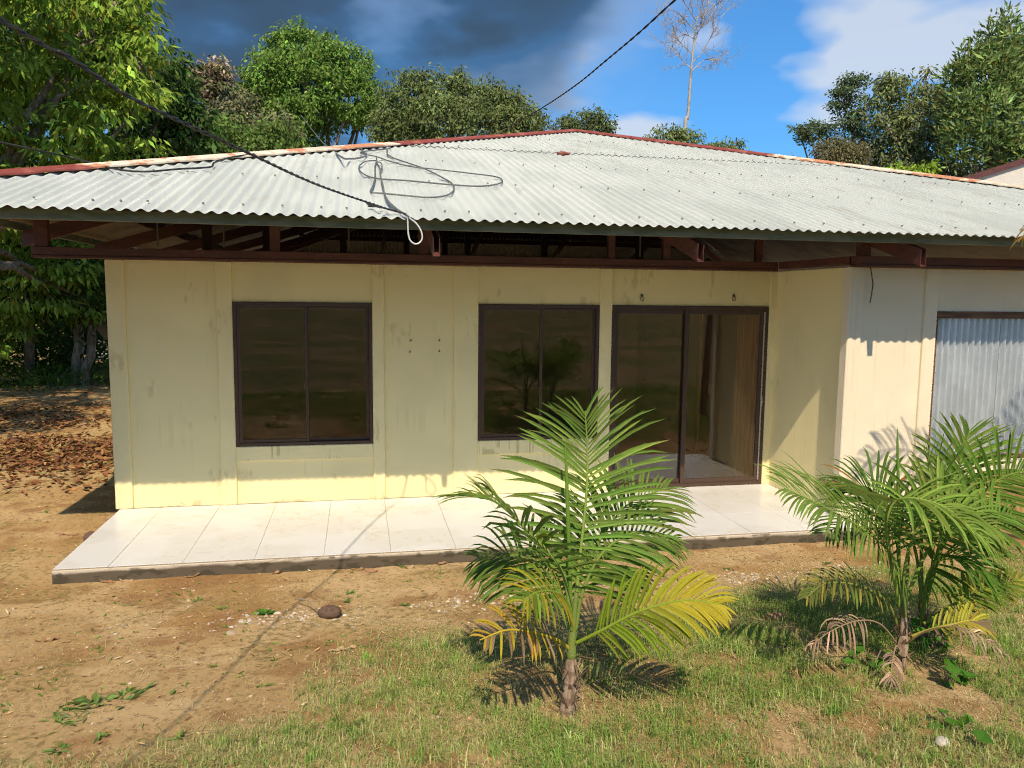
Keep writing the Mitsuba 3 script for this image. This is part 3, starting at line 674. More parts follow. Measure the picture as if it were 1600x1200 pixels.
# inside: ceiling, floor, a partition with wooden panels right of the door
put('house__ceiling', box(.105, WX1 - .105, .125, 11.69, 2.44, 2.47), 'm_ceiling')
put('house__floor', box(.105, WX1 - .105, .10, 11.69, -.04, -.002), 'm_tile')
put('house__inner_wall', box(.105, WX0 - .2, 4.0, 4.1, 0.0, 2.43), 'm_inside')
put('house__inner_wall', box(WX0 - .02, WX0 + .06, .13, 4.0, 0.0, 2.43), 'm_inside')
put('house__inner_wall', box(3.5, 3.58, .13, 4.0, 0.0, 2.43), 'm_inside')
put('house__partition__panel', box(7.02, 7.05, .14, .62, 0.0, 2.40), 'm_wood_panel', label='light brown wooden panel behind the door glass')
put('house__partition__panel', box(7.03, 7.06, .63, 1.62, 0.0, 2.40), 'm_dark_wood', label='dark brown wooden panel behind the door glass')
put('house__partition__jamb', bbox(7.0, 7.06, 1.63, 1.72, 0.0, 2.40), 'm_wood_panel')

# windows and the sliding door
def ring(x0, x1, z0, z1, y0, y1, w, c=.003):
    return cat(bbox(x0, x0 + w, y0, y1, z0, z1, c), bbox(x1 - w, x1, y0, y1, z0, z1, c), bbox(x0 + w, x1 - w, y0 + .001, y1 - .001, z0, z0 + w, c), bbox(x0 + w, x1 - w, y0 + .001, y1 - .001, z1 - w, z1, c))


def pane(x0, x1, z0, z1, y, tilt=0.0):
    V = np.array([(x0, y, z0), (x1, y + tilt, z0), (x1, y + tilt, z1), (x0, y, z1)]); return V, np.array([[0, 1, 2], [0, 2, 3]])


for x0, x1, lab in ((1.171, 2.566, 'left'), (3.688, 5.05, 'right')):
    W = nm('house__window'); used.add(W)
    labels[W] = {'label': {'left': 'brown framed sliding window with dark glass, left of the two', 'right': 'brown framed sliding window with dark glass, behind the young palm'}[lab]}
    xm = x0 + (x1 - x0) * .515
    put(W + '__frame', ring(x0 + .002, x1 - .002, ZB + .001, ZT - .001, .012, .095, .034), 'm_alu_brown')
    put(W + '__sash', ring(x0 + .037, xm + .018, ZB + .036, ZT - .036, .022, .046, .032), 'm_alu_brown')
    put(W + '__sash', ring(xm - .018, x1 - .037, ZB + .036, ZT - .036, .050, .074, .032), 'm_alu_brown')
    put(W + '__pane', pane(x0 + .066, xm - .011, ZB + .066, ZT - .066, .034, .0006), 'm_glass')
    put(W + '__pane', pane(xm + .011, x1 - .066, ZB + .066, ZT - .066, .062, -.0006), 'm_glass')
D = 'house__sliding_door'; tag(D, 'brown aluminium sliding glass door with two dark leaves')
x0, x1, xm = 5.19, 7.094, 6.10
put(D + '__frame', ring(x0 + .002, x1 - .002, .001, ZT - .001, .012, .105, .042), 'm_alu_brown')
put(D + '__leaf_frame', ring(x0 + .046, xm + .03, .044, ZT - .044, .055, .085, .05), 'm_alu_brown')
put(D + '__leaf_frame', ring(xm - .03, x1 - .046, .044, ZT - .044, .020, .050, .05), 'm_alu_brown')
put(D + '__pane', pane(x0 + .094, xm - .018, .092, ZT - .092, .070, .0012), 'm_door_glass')
put(D + '__pane', pane(xm + .018, x1 - .094, .092, ZT - .092, .035, -.0012), 'm_door_glass')
put(D + '__strike', bbox(x1 - .060, x1 - .046, .004, .016, .06, ZT - .06, .002), 'm_alu', label='bare aluminium strip down the right jamb')
put(D + '__latch', cat(bbox(x1 - .058, x1 - .042, -.004, .012, .93, 1.05, .002), trimesh.creation.torus(.014, .003, 12, 6, transform=trimesh.transformations.translation_matrix((x1 - .05, -.008, .99)) @ trimesh.transformations.rotation_matrix(np.pi / 2, (1, 0, 0)))), 'm_alu')
for x, z in ((5.539, 2.171), (6.65, 2.183)):
    m = trimesh.transformations.translation_matrix((x, -.012 + .028, z)) @ trimesh.transformations.rotation_matrix(np.pi / 2 - .2, (1, 0, 0))
    put('house__hook', cat(trimesh.creation.torus(.022, .004, 14, 6, transform=m), tube([(x, .02, z + .024), (x, -.0, z + .026)], .005), tube([(x, .029, z + .04), (x, .022, z + .04)], .014, 10)), 'm_metal_dark')
for x, z in ((2.967, 1.707), (3.272, 1.707), (2.959, 1.585), (3.272, 1.591)):
    put('house__wall__bolt', cat(tube([(x, .03, z), (x, .022, z)], .009, 10), tube([(x, .022, z), (x, .012, z)], .005, 8)), 'm_metal_dark')
# wing window: timber frame filled with corrugated metal
W = 'house__boarded_window'; tag(W, 'timber framed wing window closed with corrugated metal sheet')
put(W + '__frame', cat(bbox(8.117, 9.659, WY + .006, WY + .09, 2.008, 2.074, .004), bbox(8.117, 9.659, WY + .006, WY + .09, .549, .60, .004), bbox(8.117, 8.142, WY + .01, WY + .09, .601, 2.007, .004), bbox(9.634, 9.659, WY + .01, WY + .09, .601, 2.007, .004)), 'm_wood_frame')
def vsheet(x0, x1, z0, z1, y, pitch=.074, amp=.024, n=14):
    m = int((x1 - x0) / pitch * n); x = np.linspace(x0, x1, m + 1); yy = y - amp * np.cos(2 * np.pi * x / pitch)
    V = np.vstack([np.stack([x, yy, 0 * x + z0], 1), np.stack([x, yy, 0 * x + z1], 1)]); j = np.arange(m); w = m + 1
    return V, np.stack([j, j + 1, w + j + 1, w + j], 1)
put(W + '__metal_sheet', vsheet(8.142, 8.90, .60, 2.008, WY + .045), 'm_galv', smooth=60)
put(W + '__metal_sheet', vsheet(8.88, 9.636, .60, 2.008, WY + .040), 'm_galv', smooth=60)

# porch: concrete slab with big white tiles
SY = -1.765
put('house__porch__slab', bbox(.03, WX0 + .012, SY, .0, -.17, -.013, .006), 'm_slab', label='thin concrete slab edge stained dark and mossy')
put('house__porch__grout', box(.034, WX0 + .008, SY + .004, .026, -.0125, -.0035), 'm_grout')
TS = .5584; xs = [.036] + [.4419 + TS * k for k in range(12) if .4419 + TS * k < WX0 - .06] + [WX0 + .008]; ys = [.026, -.69 + .13, -.69 - TS + .13, SY + .002]
for a, b in zip(xs[:-1], xs[1:]):
    for c, d in zip(ys[:-1], ys[1:]):
        if a < WX0 - .1 and b - a > .05: put('house__porch__tile', bbox(a + .0022, b - .0022, d + .0022, c - .0022, -.012, r2.uniform(-.0012, .0006), .0016), 'm_tile')

# ---------------------------------------------------------------- cables
def wig(p, s, amp=.004): 
    q = np.array(p); k = np.arange(len(q))[:, None]; r = np.random.default_rng(s); return q + r.normal(0, amp, q.shape) * 1.0
def twist(ctrl, r, n, tw=.09):
    """A twisted pair of wires along a line."""
    p = curve(ctrl, n); t = unit(np.gradient(p, axis=0)); a = unit(np.cross(t, [0, 0, 1.0])); b = np.cross(a, t)
    s = np.concatenate([[0], np.cumsum(np.linalg.norm(np.diff(p, axis=0), axis=1))])[:, None] / tw * 2 * np.pi
    o = (np.cos(s) * a + np.sin(s) * b) * r * .9
    return cat(tube(p + o, r, 6), tube(p - o, r, 6))
c1 = DATA['cable1_tail'][::-1][1:2] + DATA['cable1'][1:] + [[.9, -8.2, 3.05], [-1.5, -16.0, 4.2], [-4.0, -25.0, 6.2]]
put('power_cable', twist(c1, .0046, 520, .16), 'm_cable')
tag('power_cable', 'thick black twisted cable running from the upper left corner to the roof edge', 'cable')
put('power_cable__splice', cat(tube(curve([DATA['cable1_tail'][0], [2.60, -2.13, 2.842], [2.78, -2.34, 2.775]], 10), .007), tube([[2.50, -2.08, 2.875], [2.60, -2.20, 2.835]], .011)), 'm_cable')
put('overhead_cable', twist(DATA['cable2'][::-1] + [[13.5, -4.0, 13.5]], .0105, 420, .55), 'm_cable')
tag('overhead_cable', 'black twisted cable crossing the blue sky above the roof apex', 'cable')
put('drop_cable', tube(curve(DATA['cable3'], 90), .009), 'm_cable')
tag('drop_cable', 'black cable coming in at the left edge and lying along the hip of the roof', 'cable')
put('tree_wire', tube(curve(DATA['cable4'], 60), .010), 'm_cable_grey')
tag('tree_wire', 'grey wire sagging from the round tree down to the coil on the roof', 'cable')
put('cable_coil', tube(curve(DATA['coil1'], 200), .0075), 'm_cable_grey')
tag('cable_coil', 'grey cable laid in the longest loop on the corrugated roof', 'cable')
put('cable_coil', tube(curve(DATA['coil2'], 150), .0075), 'm_cable_grey')
tag('cable_coil_001', 'grey cable curled in the shorter loop nearer the roof edge', 'cable')
put('service_wire', cat(tube(curve(DATA['drop1'], 70), .0065), tube(curve(DATA['drop2'], 90), .0065)), 'm_cable_grey')
tag('service_wire', 'pair of grey wires running down the roof from the coil to the eave', 'cable')
put('wire_loop', tube(curve(DATA['loop'], 70), .0062, 8), 'm_cable_white')
tag('wire_loop', 'pale grey wire loop hanging over the roof edge', 'cable')
put('wall_wire', tube(curve(DATA['wire'], 24), .005), 'm_cable')
tag('wall_wire', 'short dark wire dangling down the wing wall from the beam', 'cable')
rp = DATA['debris_roof'][0]
V = trimesh.creation.icosphere(2, .5); V.vertices *= (.19, .10, .055); V.vertices += (meshkit.fbm(V.vertices * 30, 3) - .5)[:, None] * .04; V.apply_translation(rp)
put('dry_leaf_clump', V, 'm_red_cap', smooth=True); tag('dry_leaf_clump', 'rusty brown scrap lying near the top of the roof', 'scrap')

# ---------------------------------------------------------------- neighbouring building on the right
N = 'neighbour_building'; tag(N, 'cream building with a dark red roof edge behind the house on the right', 'building')
XN0, YN = 21.6, 15.0
def zf(x): return 6.15 + (x - 21.9) * .313
poly = np.array([(XN0, -1.0), (31.0, -1.0), (31.0, zf(31.0) - .12), (XN0, zf(XN0) - .12)])
def prism(p, y0, y1): 
    V = np.array([(x, y, z) for y in (y0, y1) for x, z in p]); return trimesh.convex.convex_hull(V)
put(N + '__gable_wall', prism([(XN0, 4.45), (31, 4.45), (31, zf(31) - .12), (XN0, zf(XN0) - .12)], YN, YN + .2), 'm_cream')
put(N + '__lower_wall', box(12.8, 31, YN - .03, YN + .2, -1.2, 4.449), 'm_block', label='grey weathered concrete wall seen under the house eave')
put(N + '__roof', prism([(XN0 - .5, zf(XN0 - .5) - .12), (31.3, zf(31.3) - .12), (31.3, zf(31.3) + .03), (XN0 - .5, zf(XN0 - .5) + .03)], YN - .12, YN + .45), 'm_steel', label='dark red roof sloping up to the right')
put(N + '__wall_post', box(XN0 + .12, XN0 + .30, YN - .08, YN - .001, 4.45, zf(XN0) - .125), 'm_steel')
put('garden_wall', box(-7.6, -3.2, 24, 24.2, -1.2, 1.6), 'm_block'); tag('garden_wall', 'grey wall glimpsed between the trunks on the left', 'wall')

# ---------------------------------------------------------------- trees
def crown_points(blobs, per, r, depth=1.0, shell=.55):
    """Leaf clump centres spread through the crown's lobes, denser towards their outside."""
    P, R = [], []
    tot = sum(b[3] ** 2 * 1.0 for b in blobs)
    for x, y, z, rx, rz in blobs:
        k = max(6, int(per * rx * rx / tot)); u = unit(r.normal(size=(k, 3))); rad = shell + (1 - shell) * r.random((k, 1)) ** .6
        rad *= 1 + .16 * r.normal(size=(k, 1)).clip(-1.5, 1.8)
        P.append(np.array([x, y, z]) + u * rad * np.array([rx, rx * depth, rz])); R.append(u)
    return np.vstack(P), np.vstack(R)


def limb(a, b, r0, r1, r, n=7, wob=.06):
    t = np.linspace(0, 1, n)[:, None]; a, b = np.array(a), np.array(b); L = np.linalg.norm(b - a)
    p = a + (b - a) * t; p += np.sin(t * np.pi) * r.normal(0, wob * L, (1, 3)); p[1:-1] += r.normal(0, wob * L * .25, (n - 2, 3)); p[:, 2] += (np.sin(t[:, 0] * np.pi) * .08 * L)
    return tube(p, np.linspace(r0, r1, n), 6)


def tree(key, name, label, clumps, per_clump, leaf, color, clump_r=.35, flat=.7, droop=.5, aspect=.45, trunk=.16, seed=1, var=.22, extra=None, frac=0.0, mat='m_leaf', quad=False, up=.55, cat_='tree', base=None, group=None, parts=0, shell=.5, depth=.8, bark_m='m_bark', limbs=14):
    r = np.random.default_rng(seed); d = DATA['trees'][key]; bl = d['blobs']
    K = nm(name); tag(K, label, cat_, group)
    C, U = crown_points(bl, clumps, r, depth, shell); n = len(C)
    cl = np.repeat(np.arange(n), per_clump); m = len(cl)
    off = unit(r.normal(size=(m, 3))) * (r.random((m, 1)) ** .5) * clump_r * np.array([1, 1, flat]); P = C[cl] + off
    Dv = unit(off * np.array([1, 1, .4]) + r.normal(0, .35, (m, 3)) * clump_r + np.array([0, 0, -droop * clump_r]))
    Nv = unit(r.normal(0, .55, (m, 3)) + np.array([0, 0, up]) + .35 * U[cl] + np.array([0, -.35, 0]))
    L = leaf * np.exp(r.normal(0, .22, m)); ctone = np.exp(r.normal(0, .24, (n, 1)))[cl]
    V, F, k = leaves(P, Dv, Nv, L, L * aspect, quad, .18, droop * .25)
    c = tones(m, k, color, var, r, extra, frac) * np.repeat(ctone, k, 0)
    c = np.clip(c, .004, .9)
    if parts:
        o = np.array(CAM); v = P - o; dep = v @ FWD; rr = unit(np.cross(FWD, UP)); sx = (v @ rr) / dep; sy = (v @ np.array(UP)) / dep
        ok = np.where((np.abs(sx) < .64) & (np.abs(sy) < .48) & (dep > 0) & ~((sy < -.0) & (sx > -.53)))[0]
        pick = ok[np.argsort(dep[ok])][:parts]; mask = np.zeros(m, bool); mask[pick] = True
    else: mask = np.zeros(m, bool); pick = []
    nf = len(F) // m; Fm = F.reshape(m, nf, 3)
    keep = Fm[~mask].reshape(-1, 3); idx = np.unique(keep); remap = np.zeros(len(V), int); remap[idx] = np.arange(len(idx))
    put(K + '__crown', (V[idx], remap[keep]), mat, color=c[idx], kind='stuff')
    for q in pick:
        put(K + '__leaf', (V[q * k:(q + 1) * k], Fm[q] - q * k), mat, color=c[q * k:(q + 1) * k])
    b = np.array(base if base is not None else d['base']); b[2] = float(ground_z(b[0], b[1])) - .1
    cen = np.mean([x[:3] for x in bl], 0); fork = b + (cen - b) * np.array([.55, .55, .5]); ms = [limb(b, fork, trunk, trunk * .7, r, 8, .03)]
    for q in r.choice(len(bl), min(limbs, len(bl)), replace=False):
        x, y, z, rx, rz = bl[q]; e = np.array([x, y, z]); ms.append(limb(fork, e, trunk * .5, trunk * .14, r))
        near = np.where(np.linalg.norm(C - e, axis=1) < rx * 1.3)[0]
        for s in r.choice(near, min(7, len(near)), replace=False): ms.append(limb(e, C[s], trunk * .13, .008, r, 5))
    put(K + '__trunk', cat(*ms), bark_m, smooth=True)
    return K


GREEN = (.075, .145, .022)
tree('left', 'broadleaf_tree', 'near tree at the left edge with long drooping bright green leaves', 860, 34, .20, (.22, .335, .055), clump_r=.40, flat=.26, droop=.62, aspect=.36, trunk=.22, seed=11, var=.30, extra=(.30, .22, .03), frac=.012, mat='m_gloss_leaf', quad=True, up=1.0, parts=280, depth=1.0)
tree('dark', 'shade_tree', 'dark green tree behind the drooping tree on the left', 1500, 15, .22, (0.078, 0.143, 0.040), clump_r=.4, trunk=.2, seed=12)
tree('low', 'low_tree', 'row of low mid green foliage just above the left hip of the roof', 800, 16, .15, (0.149, 0.239, 0.064), clump_r=.35, seed=13)
tree('round', 'round_tree', 'tall rounded dense green tree in front of the storm cloud', 1300, 26, .15, (0.172, 0.287, 0.064), clump_r=.36, seed=14, trunk=.26, up=.7)
tree('pale', 'flowering_tree', 'tree top with pale tan dry flower heads left of the rounded tree', 130, 16, .17, (.36, .29, .20), clump_r=.3, seed=15, extra=(.10, .12, .03), frac=.25, trunk=.1)
tree('pale2', 'olive_tree', 'greyish olive tree with thin branches below the tan flower heads', 420, 15, .15, (0.202, 0.231, 0.118), clump_r=.36, seed=16, extra=(.30, .25, .17), frac=.22, trunk=.16)
tree('bushy', 'bushy_tree', 'broad bushy olive green tree behind the roof left of the apex', 1400, 24, .13, (0.179, 0.231, 0.090), clump_r=.30, seed=17, trunk=.2, var=.26)
tree('small', 'small_tree', 'small dark tree just right of the roof apex', 170, 16, .15, (0.143, 0.189, 0.076), clump_r=.30, seed=18, trunk=.1)
tree('shrub1', 'shrub', 'green shrub at the foot of the bare tree', 120, 15, .15, (0.179, 0.231, 0.090), clump_r=.3, seed=19, trunk=.07, cat_='shrub')
tree('shrub2', 'shrub', 'low green shrub right of the bare tree above the red hip capping', 110, 15, .15, (0.187, 0.239, 0.090), clump_r=.3, seed=20, trunk=.07, cat_='shrub')
tree('airy', 'tiered_tree', 'airy dark tree with tiered branches against the blue sky on the right', 430, 20, .15, (0.132, 0.187, 0.092), clump_r=.32, flat=.45, seed=21, trunk=.14, droop=.15)
tree('mid', 'spreading_tree', 'olive green spreading tree between the tiered tree and the tall one at the right edge', 800, 19, .17, (0.220, 0.268, 0.121), clump_r=.36, seed=22, trunk=.22)
tree('lowdark', 'round_shrub', 'rounded dark brownish green shrub under the tiered tree', 330, 18, .11, (0.203, 0.195, 0.101), clump_r=.26, seed=23, trunk=.1, cat_='shrub')
tree('big', 'tall_tree', 'tall large leaved green tree at the right edge', 1050, 18, .25, (0.218, 0.307, 0.108), clump_r=.42, flat=1.0, droop=-.30, aspect=.36, seed=24, trunk=.24, extra=(.26, .25, .05), frac=.05, mat='m_gloss_leaf', quad=True, up=.5)
tree('lime', 'lime_shrub', 'bright lime green shrub beside the dark red roof edge', 110, 14, .2, (0.273, 0.413, 0.06), clump_r=.28, seed=25, trunk=.06, cat_='shrub')
# the bare tree
r = np.random.default_rng(31); B = np.array(DATA['bare']); B[0, 2] = -1.2
K = 'bare_tree'; tag(K, 'leafless pale tree standing against the blue sky', 'tree')
put(K + '__trunk', tube(curve(B, 40), np.linspace(.11, .022, 40), 7), 'm_pale_bark', smooth=True)
ms = []
def twig(p, d, L, rad, lev):
    n = 6; q = [p]
    for k in range(n - 1): d = unit(d + r.normal(0, .16, 3) + np.array([0, 0, .06])); q.append(q[-1] + d * L / (n - 1))
    ms.append(tube(q, np.linspace(rad, rad * .45, n), 5, False))
    if lev < 3:
        for k in range(7 if lev == 0 else 5):
            s = q[r.integers(1, n)]; ph = r.normal(0, 1, 3); twig(s, unit(d * .8 + unit(ph) * .85), L * r.uniform(.35, .62), rad * .5, lev + 1)
tp = curve(B, 40)
for t, sgn in ((.60, 1), (.62, -1), (.66, 1), (.70, -1), (.74, 1), (.80, -1), (.84, 1), (.88, -1), (.92, 1), (.96, -1), (.99, 1)):
    p = tp[int(t * 39)]; twig(p, unit(np.array([sgn * r.uniform(.5, 1.0), r.normal(0, .4), r.uniform(.5, 1.2)])), r.uniform(1.3, 2.6), .030, 0)
put(K + '__branch', cat(*ms), 'm_pale_bark', kind='stuff')

# undergrowth and trunks beyond the left yard
def column(x, y, h, rad, lean=(0, 0), seed=0):
    rr = np.random.default_rng(seed); z = float(ground_z(x, y)); p = np.array([[x + lean[0] * t, y, z - .1 + h * t] for t in np.linspace(0, 1, 8)]); p[1:, :2] += rr.normal(0, .03, (7, 2)); return tube(p, np.linspace(rad, rad * .7, 8) * (1 + rr.normal(0, .06, 8)), 9)
for k, (x, y, h, rad, ln, lab) in enumerate(((-5.75, 13.2, 3.6, .13, .1, 'grey leaning trunk at the back of the yard, second from the left edge'), (-4.62, 13.0, 2.6, .14, .25, 'brown fibrous stump-like trunk left of the banana plant'), (-6.6, 12.4, 4.2, .10, -.2, 'thin trunk in the undergrowth at the far left edge'))):
    K = nm('forest_tree'); tag(K, lab, 'tree'); put(K + '__trunk', column(x, y, h, rad, (ln, 0), k), 'm_bark', smooth=True)
    rr = np.random.default_rng(60 + k); m = 1500; P = np.array([x + ln, y, h - .1]) + rr.normal(0, 1, (m, 3)) * np.array([.8, .6, .65]); V, F, kk = leaves(P, unit(rr.normal(size=(m, 3)) + [0, 0, -.6]), unit(rr.normal(size=(m, 3)) + [0, -.3, .6]), .22 * np.exp(rr.normal(0, .25, m)), .08, False, .15, .2)
    put(K + '__crown', (V, F), 'm_leaf', color=tones(m, kk, (.05, .10, .022), .3, rr), kind='stuff')


def shrub(key, label, x, y, w, h, n, leaf, color, seed, cat_='shrub', extra=None, frac=0.0, aspect=.35):
    rr = np.random.default_rng(seed); K = nm(key); tag(K, label, cat_); z = float(ground_z(x, y))
    u = unit(rr.normal(size=(n, 3))); P = np.array([x, y, z + h * .45]) + u * (rr.random((n, 1)) ** .4) * np.array([w / 2, w / 2, h / 2]) * (1 + .2 * rr.normal(size=(n, 1))); P[:, 2] = np.maximum(P[:, 2], z + .03)
    V, F, k = leaves(P, unit(u * .6 + rr.normal(0, .6, (n, 3)) + [0, 0, .25]), unit(rr.normal(0, .6, (n, 3)) + [0, -.4, .6]), leaf * np.exp(rr.normal(0, .25, n)), leaf * aspect, False, .15, .1)
    put(K + '__foliage', (V, F), 'm_leaf', color=tones(n, k, color, .26, rr, extra, frac), kind='stuff')
    st = [tube(curve([[x + rr.normal(0, .03), y + rr.normal(0, .03), z - .05], [x + a * .3, y + b * .3, z + h * .4], [x + a, y + b, z + h * .75]], 8), np.linspace(.02, .006, 8), 5) for a, b in rr.normal(0, w * .22, (7, 2))]
    put(K + '__stem', cat(*st), 'm_bark')
    return K


shrub('undergrowth', 'leafy green bush at the left edge of the far yard', -6.9, 12.6, 2.0, 1.9, 1500, .2, (.075, .165, .02), 41)
shrub('undergrowth', 'dark green undergrowth between the trunks at the back of the yard', -5.2, 14.0, 2.2, 1.6, 1500, .17, (.05, .105, .022), 42)
shrub('undergrowth', 'dry yellowish grass clump by the house corner at the back of the yard', -3.55, 13.4, 1.0, .6, 700, .22, (.20, .19, .06), 43, aspect=.1)
shrub('undergrowth', 'low green weeds along the far edge of the yard', -5.0, 12.9, 3.4, .5, 1500, .16, (.085, .17, .03), 44, aspect=.2)
shrub('undergrowth', 'tangled dark bush under the near tree', -8.2, 15.5, 4.0, 3.4, 2600, .2, (.045, .095, .02), 45)
shrub('undergrowth', 'dense dark thicket closing the view behind the left yard', -8.6, 18.5, 6.0, 4.6, 4200, .26, (.05, .10, .025), 47)
shrub('undergrowth', 'dark leafy bush behind the leaning trunk of the left yard', -5.9, 16.5, 2.6, 2.6, 1800, .2, (.05, .10, .025), 48)
shrub('undergrowth', 'shaded hedge far behind the left yard', -4.0, 19.5, 4.5, 2.2, 2000, .22, (.05, .10, .02), 46)


# ---------------------------------------------------------------- fronds
def frond(key, ctrl, n, length, face, color, width=.020, droop=.35, start=.22, vee=.35, rach=.009, seed=0, parts=True, curl=0.0, extra=None, frac=0.0, jag=.07, flop=None, tipc=None, mat='m_gloss_leaf', ang0=25, ang1=62, gap=0.0, var=.16, one=None):
    """A feather frond: a tapering rachis with two rows of folded, drooping leaflets."""
    rr = np.random.default_rng(seed); m = 60; p = curve(ctrl, m); t = unit(np.gradient(p, axis=0)); face = np.array(face, float)
    K = nm(key); s = np.linspace(0, 1, m)
    scene[K] = mikit.ply(tube(p, rach * (1 - .82 * s) + .0012, 6), 'm_vc', smooth=True, color=np.tile(np.array(color)[None] * .9 + [.03, .02, .0], (m * 6 + 2, 1)))
    stuffV, stuffF, stuffC, at = [], [], [], 0
    for q in range(n):
        for sd in (-1, 1):
            if rr.random() < gap: continue
            u = start + (1 - start) * max(0.0, (q + .3 * (sd > 0) + rr.uniform(-.15, .15)) / n) ** .92; u = min(max(u, 0), .995)
            f = u * (m - 1); i0 = int(f); b = p[i0] + (p[min(i0 + 1, m - 1)] - p[i0]) * (f - i0); tt = t[i0]
            side = unit(np.cross(tt, face)) * sd; nf = unit(np.cross(side, tt)) * sd; v = (u - start) / (1 - start)
            a = np.radians(ang0 + (ang1 - ang0) * v + rr.normal(0, 3.5))
            L = length * (math.sin(math.pi * min(1, .16 + .80 * v)) ** .6) * (1 + rr.normal(0, jag)) * (1 - .25 * v)
            d0 = unit(side * math.cos(a) + tt * math.sin(a) + nf * (vee + rr.normal(0, .06)))
            ns = 6; w = width * (.75 + .5 * math.sin(math.pi * min(1, v + .2))) * (1 + rr.normal(0, .08)); rows = []
            pos = b.copy(); d = d0.copy(); dr_ = droop * (1 + rr.normal(0, .25)); bent = rr.random() < (flop if flop is not None else .06)
            for k in range(ns):
                sgm = k / (ns - 1); ww = w * (.55 + 1.1 * sgm) * (1 - sgm) ** .55 * 1.25 if k else w * .45
                wv = unit(np.cross(d, nf)); rows.append([pos + wv * ww / 2 + nf * ww * .22, pos - nf * ww * .0, pos - wv * ww / 2 + nf * ww * .22])
                step = L / (ns - 1); pos = pos + d * step; g = dr_ * (.25 + sgm) * (3.2 if bent and sgm > .4 else 1) / (ns - 1) * 2
                d = unit(d + np.array([0, 0, -g]) + side * curl * .2)
            V = np.array(rows).reshape(-1, 3); F = []
            for k in range(ns - 1):
                for h in (0, 1): a_ = k * 3 + h; F += [[a_, a_ + 1, a_ + 4], [a_, a_ + 4, a_ + 3]]
            c = np.array(color) * np.exp(rr.normal(0, var)) * (1 + rr.normal(0, .06, 3))
            if one is not None: w1 = np.clip((v - one[1]) / .35 + rr.normal(0, .15), 0, 1); c = c * (1 - w1) + np.array(one[0]) * np.exp(rr.normal(0, .1)) * w1
            if extra is not None and rr.random() < frac: c = np.array(extra) * np.exp(rr.normal(0, .15))
            C = np.tile(c, (len(V), 1))
            if rr.random() < .3: C[-3:] = tipc or np.array((.33, .25, .09)) * rr.uniform(.7, 1.2)
            C = np.clip(C, .004, .9)
            if parts: put(K + '__leaflet', (V, np.array(F)), mat, color=C)
            else: stuffV.append(V); stuffF.append(np.array(F) + at); stuffC.append(C); at += len(V)
    if stuffV: put(K + '__leaflets', (np.vstack(stuffV), np.vstack(stuffF)), mat, color=np.vstack(stuffC), kind='stuff')
    return K


GP, DK, YL = (.185, .290, .060), (.125, .210, .048), (.46, .40, .045)
DEAD = (.27, .19, .13)
TOCAM = unit(CAM - np.array([3.4, -4.85, 1.0]))
P1 = 'palm_plant'; tag(P1, 'young feather palm with a yellow lower frond in front of the porch', 'palm')
d = DATA['palm1']; fc = (-.08, -.8, .6)
frond(P1 + '__frond', d['upright'], 33, .50, (-.10, -.95, .28), GP, seed=1, droop=.42, vee=.10, start=.20, ang0=-4, ang1=62, width=.0165)
frond(P1 + '__frond', d['left'], 30, .44, (-.05, .10, 1.0), (.195, .295, .06), seed=2, droop=.46, vee=.08, start=.22, ang0=18, ang1=54, width=.0165, extra=(.28, .30, .03), frac=.10)
frond(P1 + '__frond', d['back'], 32, .48, (0, -.35, .93), (.150, .240, .05), seed=3, droop=.62, vee=.14, start=.25, ang0=12, ang1=58, width=.0165)
labels[frond(P1 + '__frond', d['yellow'], 32, .30, (.05, -.70, .70), (.20, .29, .03), seed=4, droop=.85, vee=.08, start=.20, ang0=34, ang1=64, width=.0165, one=(YL, .28))] = {'label': 'bright yellow frond reaching low to the right'}
labels[frond(P1 + '__frond', d['lowleft'], 22, .20, (0, -.5, .86), (.44, .34, .04), seed=5, droop=.85, vee=.2, start=.3, extra=DEAD, frac=.25, width=.016, gap=.2, ang0=15, ang1=50)] = {'label': 'ragged yellow brown frond low on the left'}
frond(P1 + '__frond', d['darkleft'], 28, .42, (-.05, -.45, .88), DK, seed=6, droop=.85, vee=.10, start=.22, ang0=12, ang1=58, width=.016, parts=False)
frond(P1 + '__frond', d['short'], 22, .24, (-.1, -.6, .8), (.15, .23, .035), width=.015, seed=7, droop=1.0, vee=.15, start=.3, extra=(.34, .30, .03), frac=.25, parts=False, ang0=14, ang1=50)
frond(P1 + '__frond', d['right'], 26, .38, (.1, -.5, .86), (.145, .235, .048), seed=8, droop=.7, vee=.12, start=.22, parts=False, ang0=12, ang1=56, width=.016)


def spear(K, ctrl, r0=.010, color=(.12, .22, .03)):
    p = curve(ctrl, 24); s = np.linspace(0, 1, 24); put(K, tube(p, r0 * np.interp(s, [0, .5, .9, 1], [.8, 1, .6, .1]), 7), 'm_vc', smooth=True, color=np.tile(np.array(color), (24 * 7 + 2, 1)), label='unopened upright spear leaf')


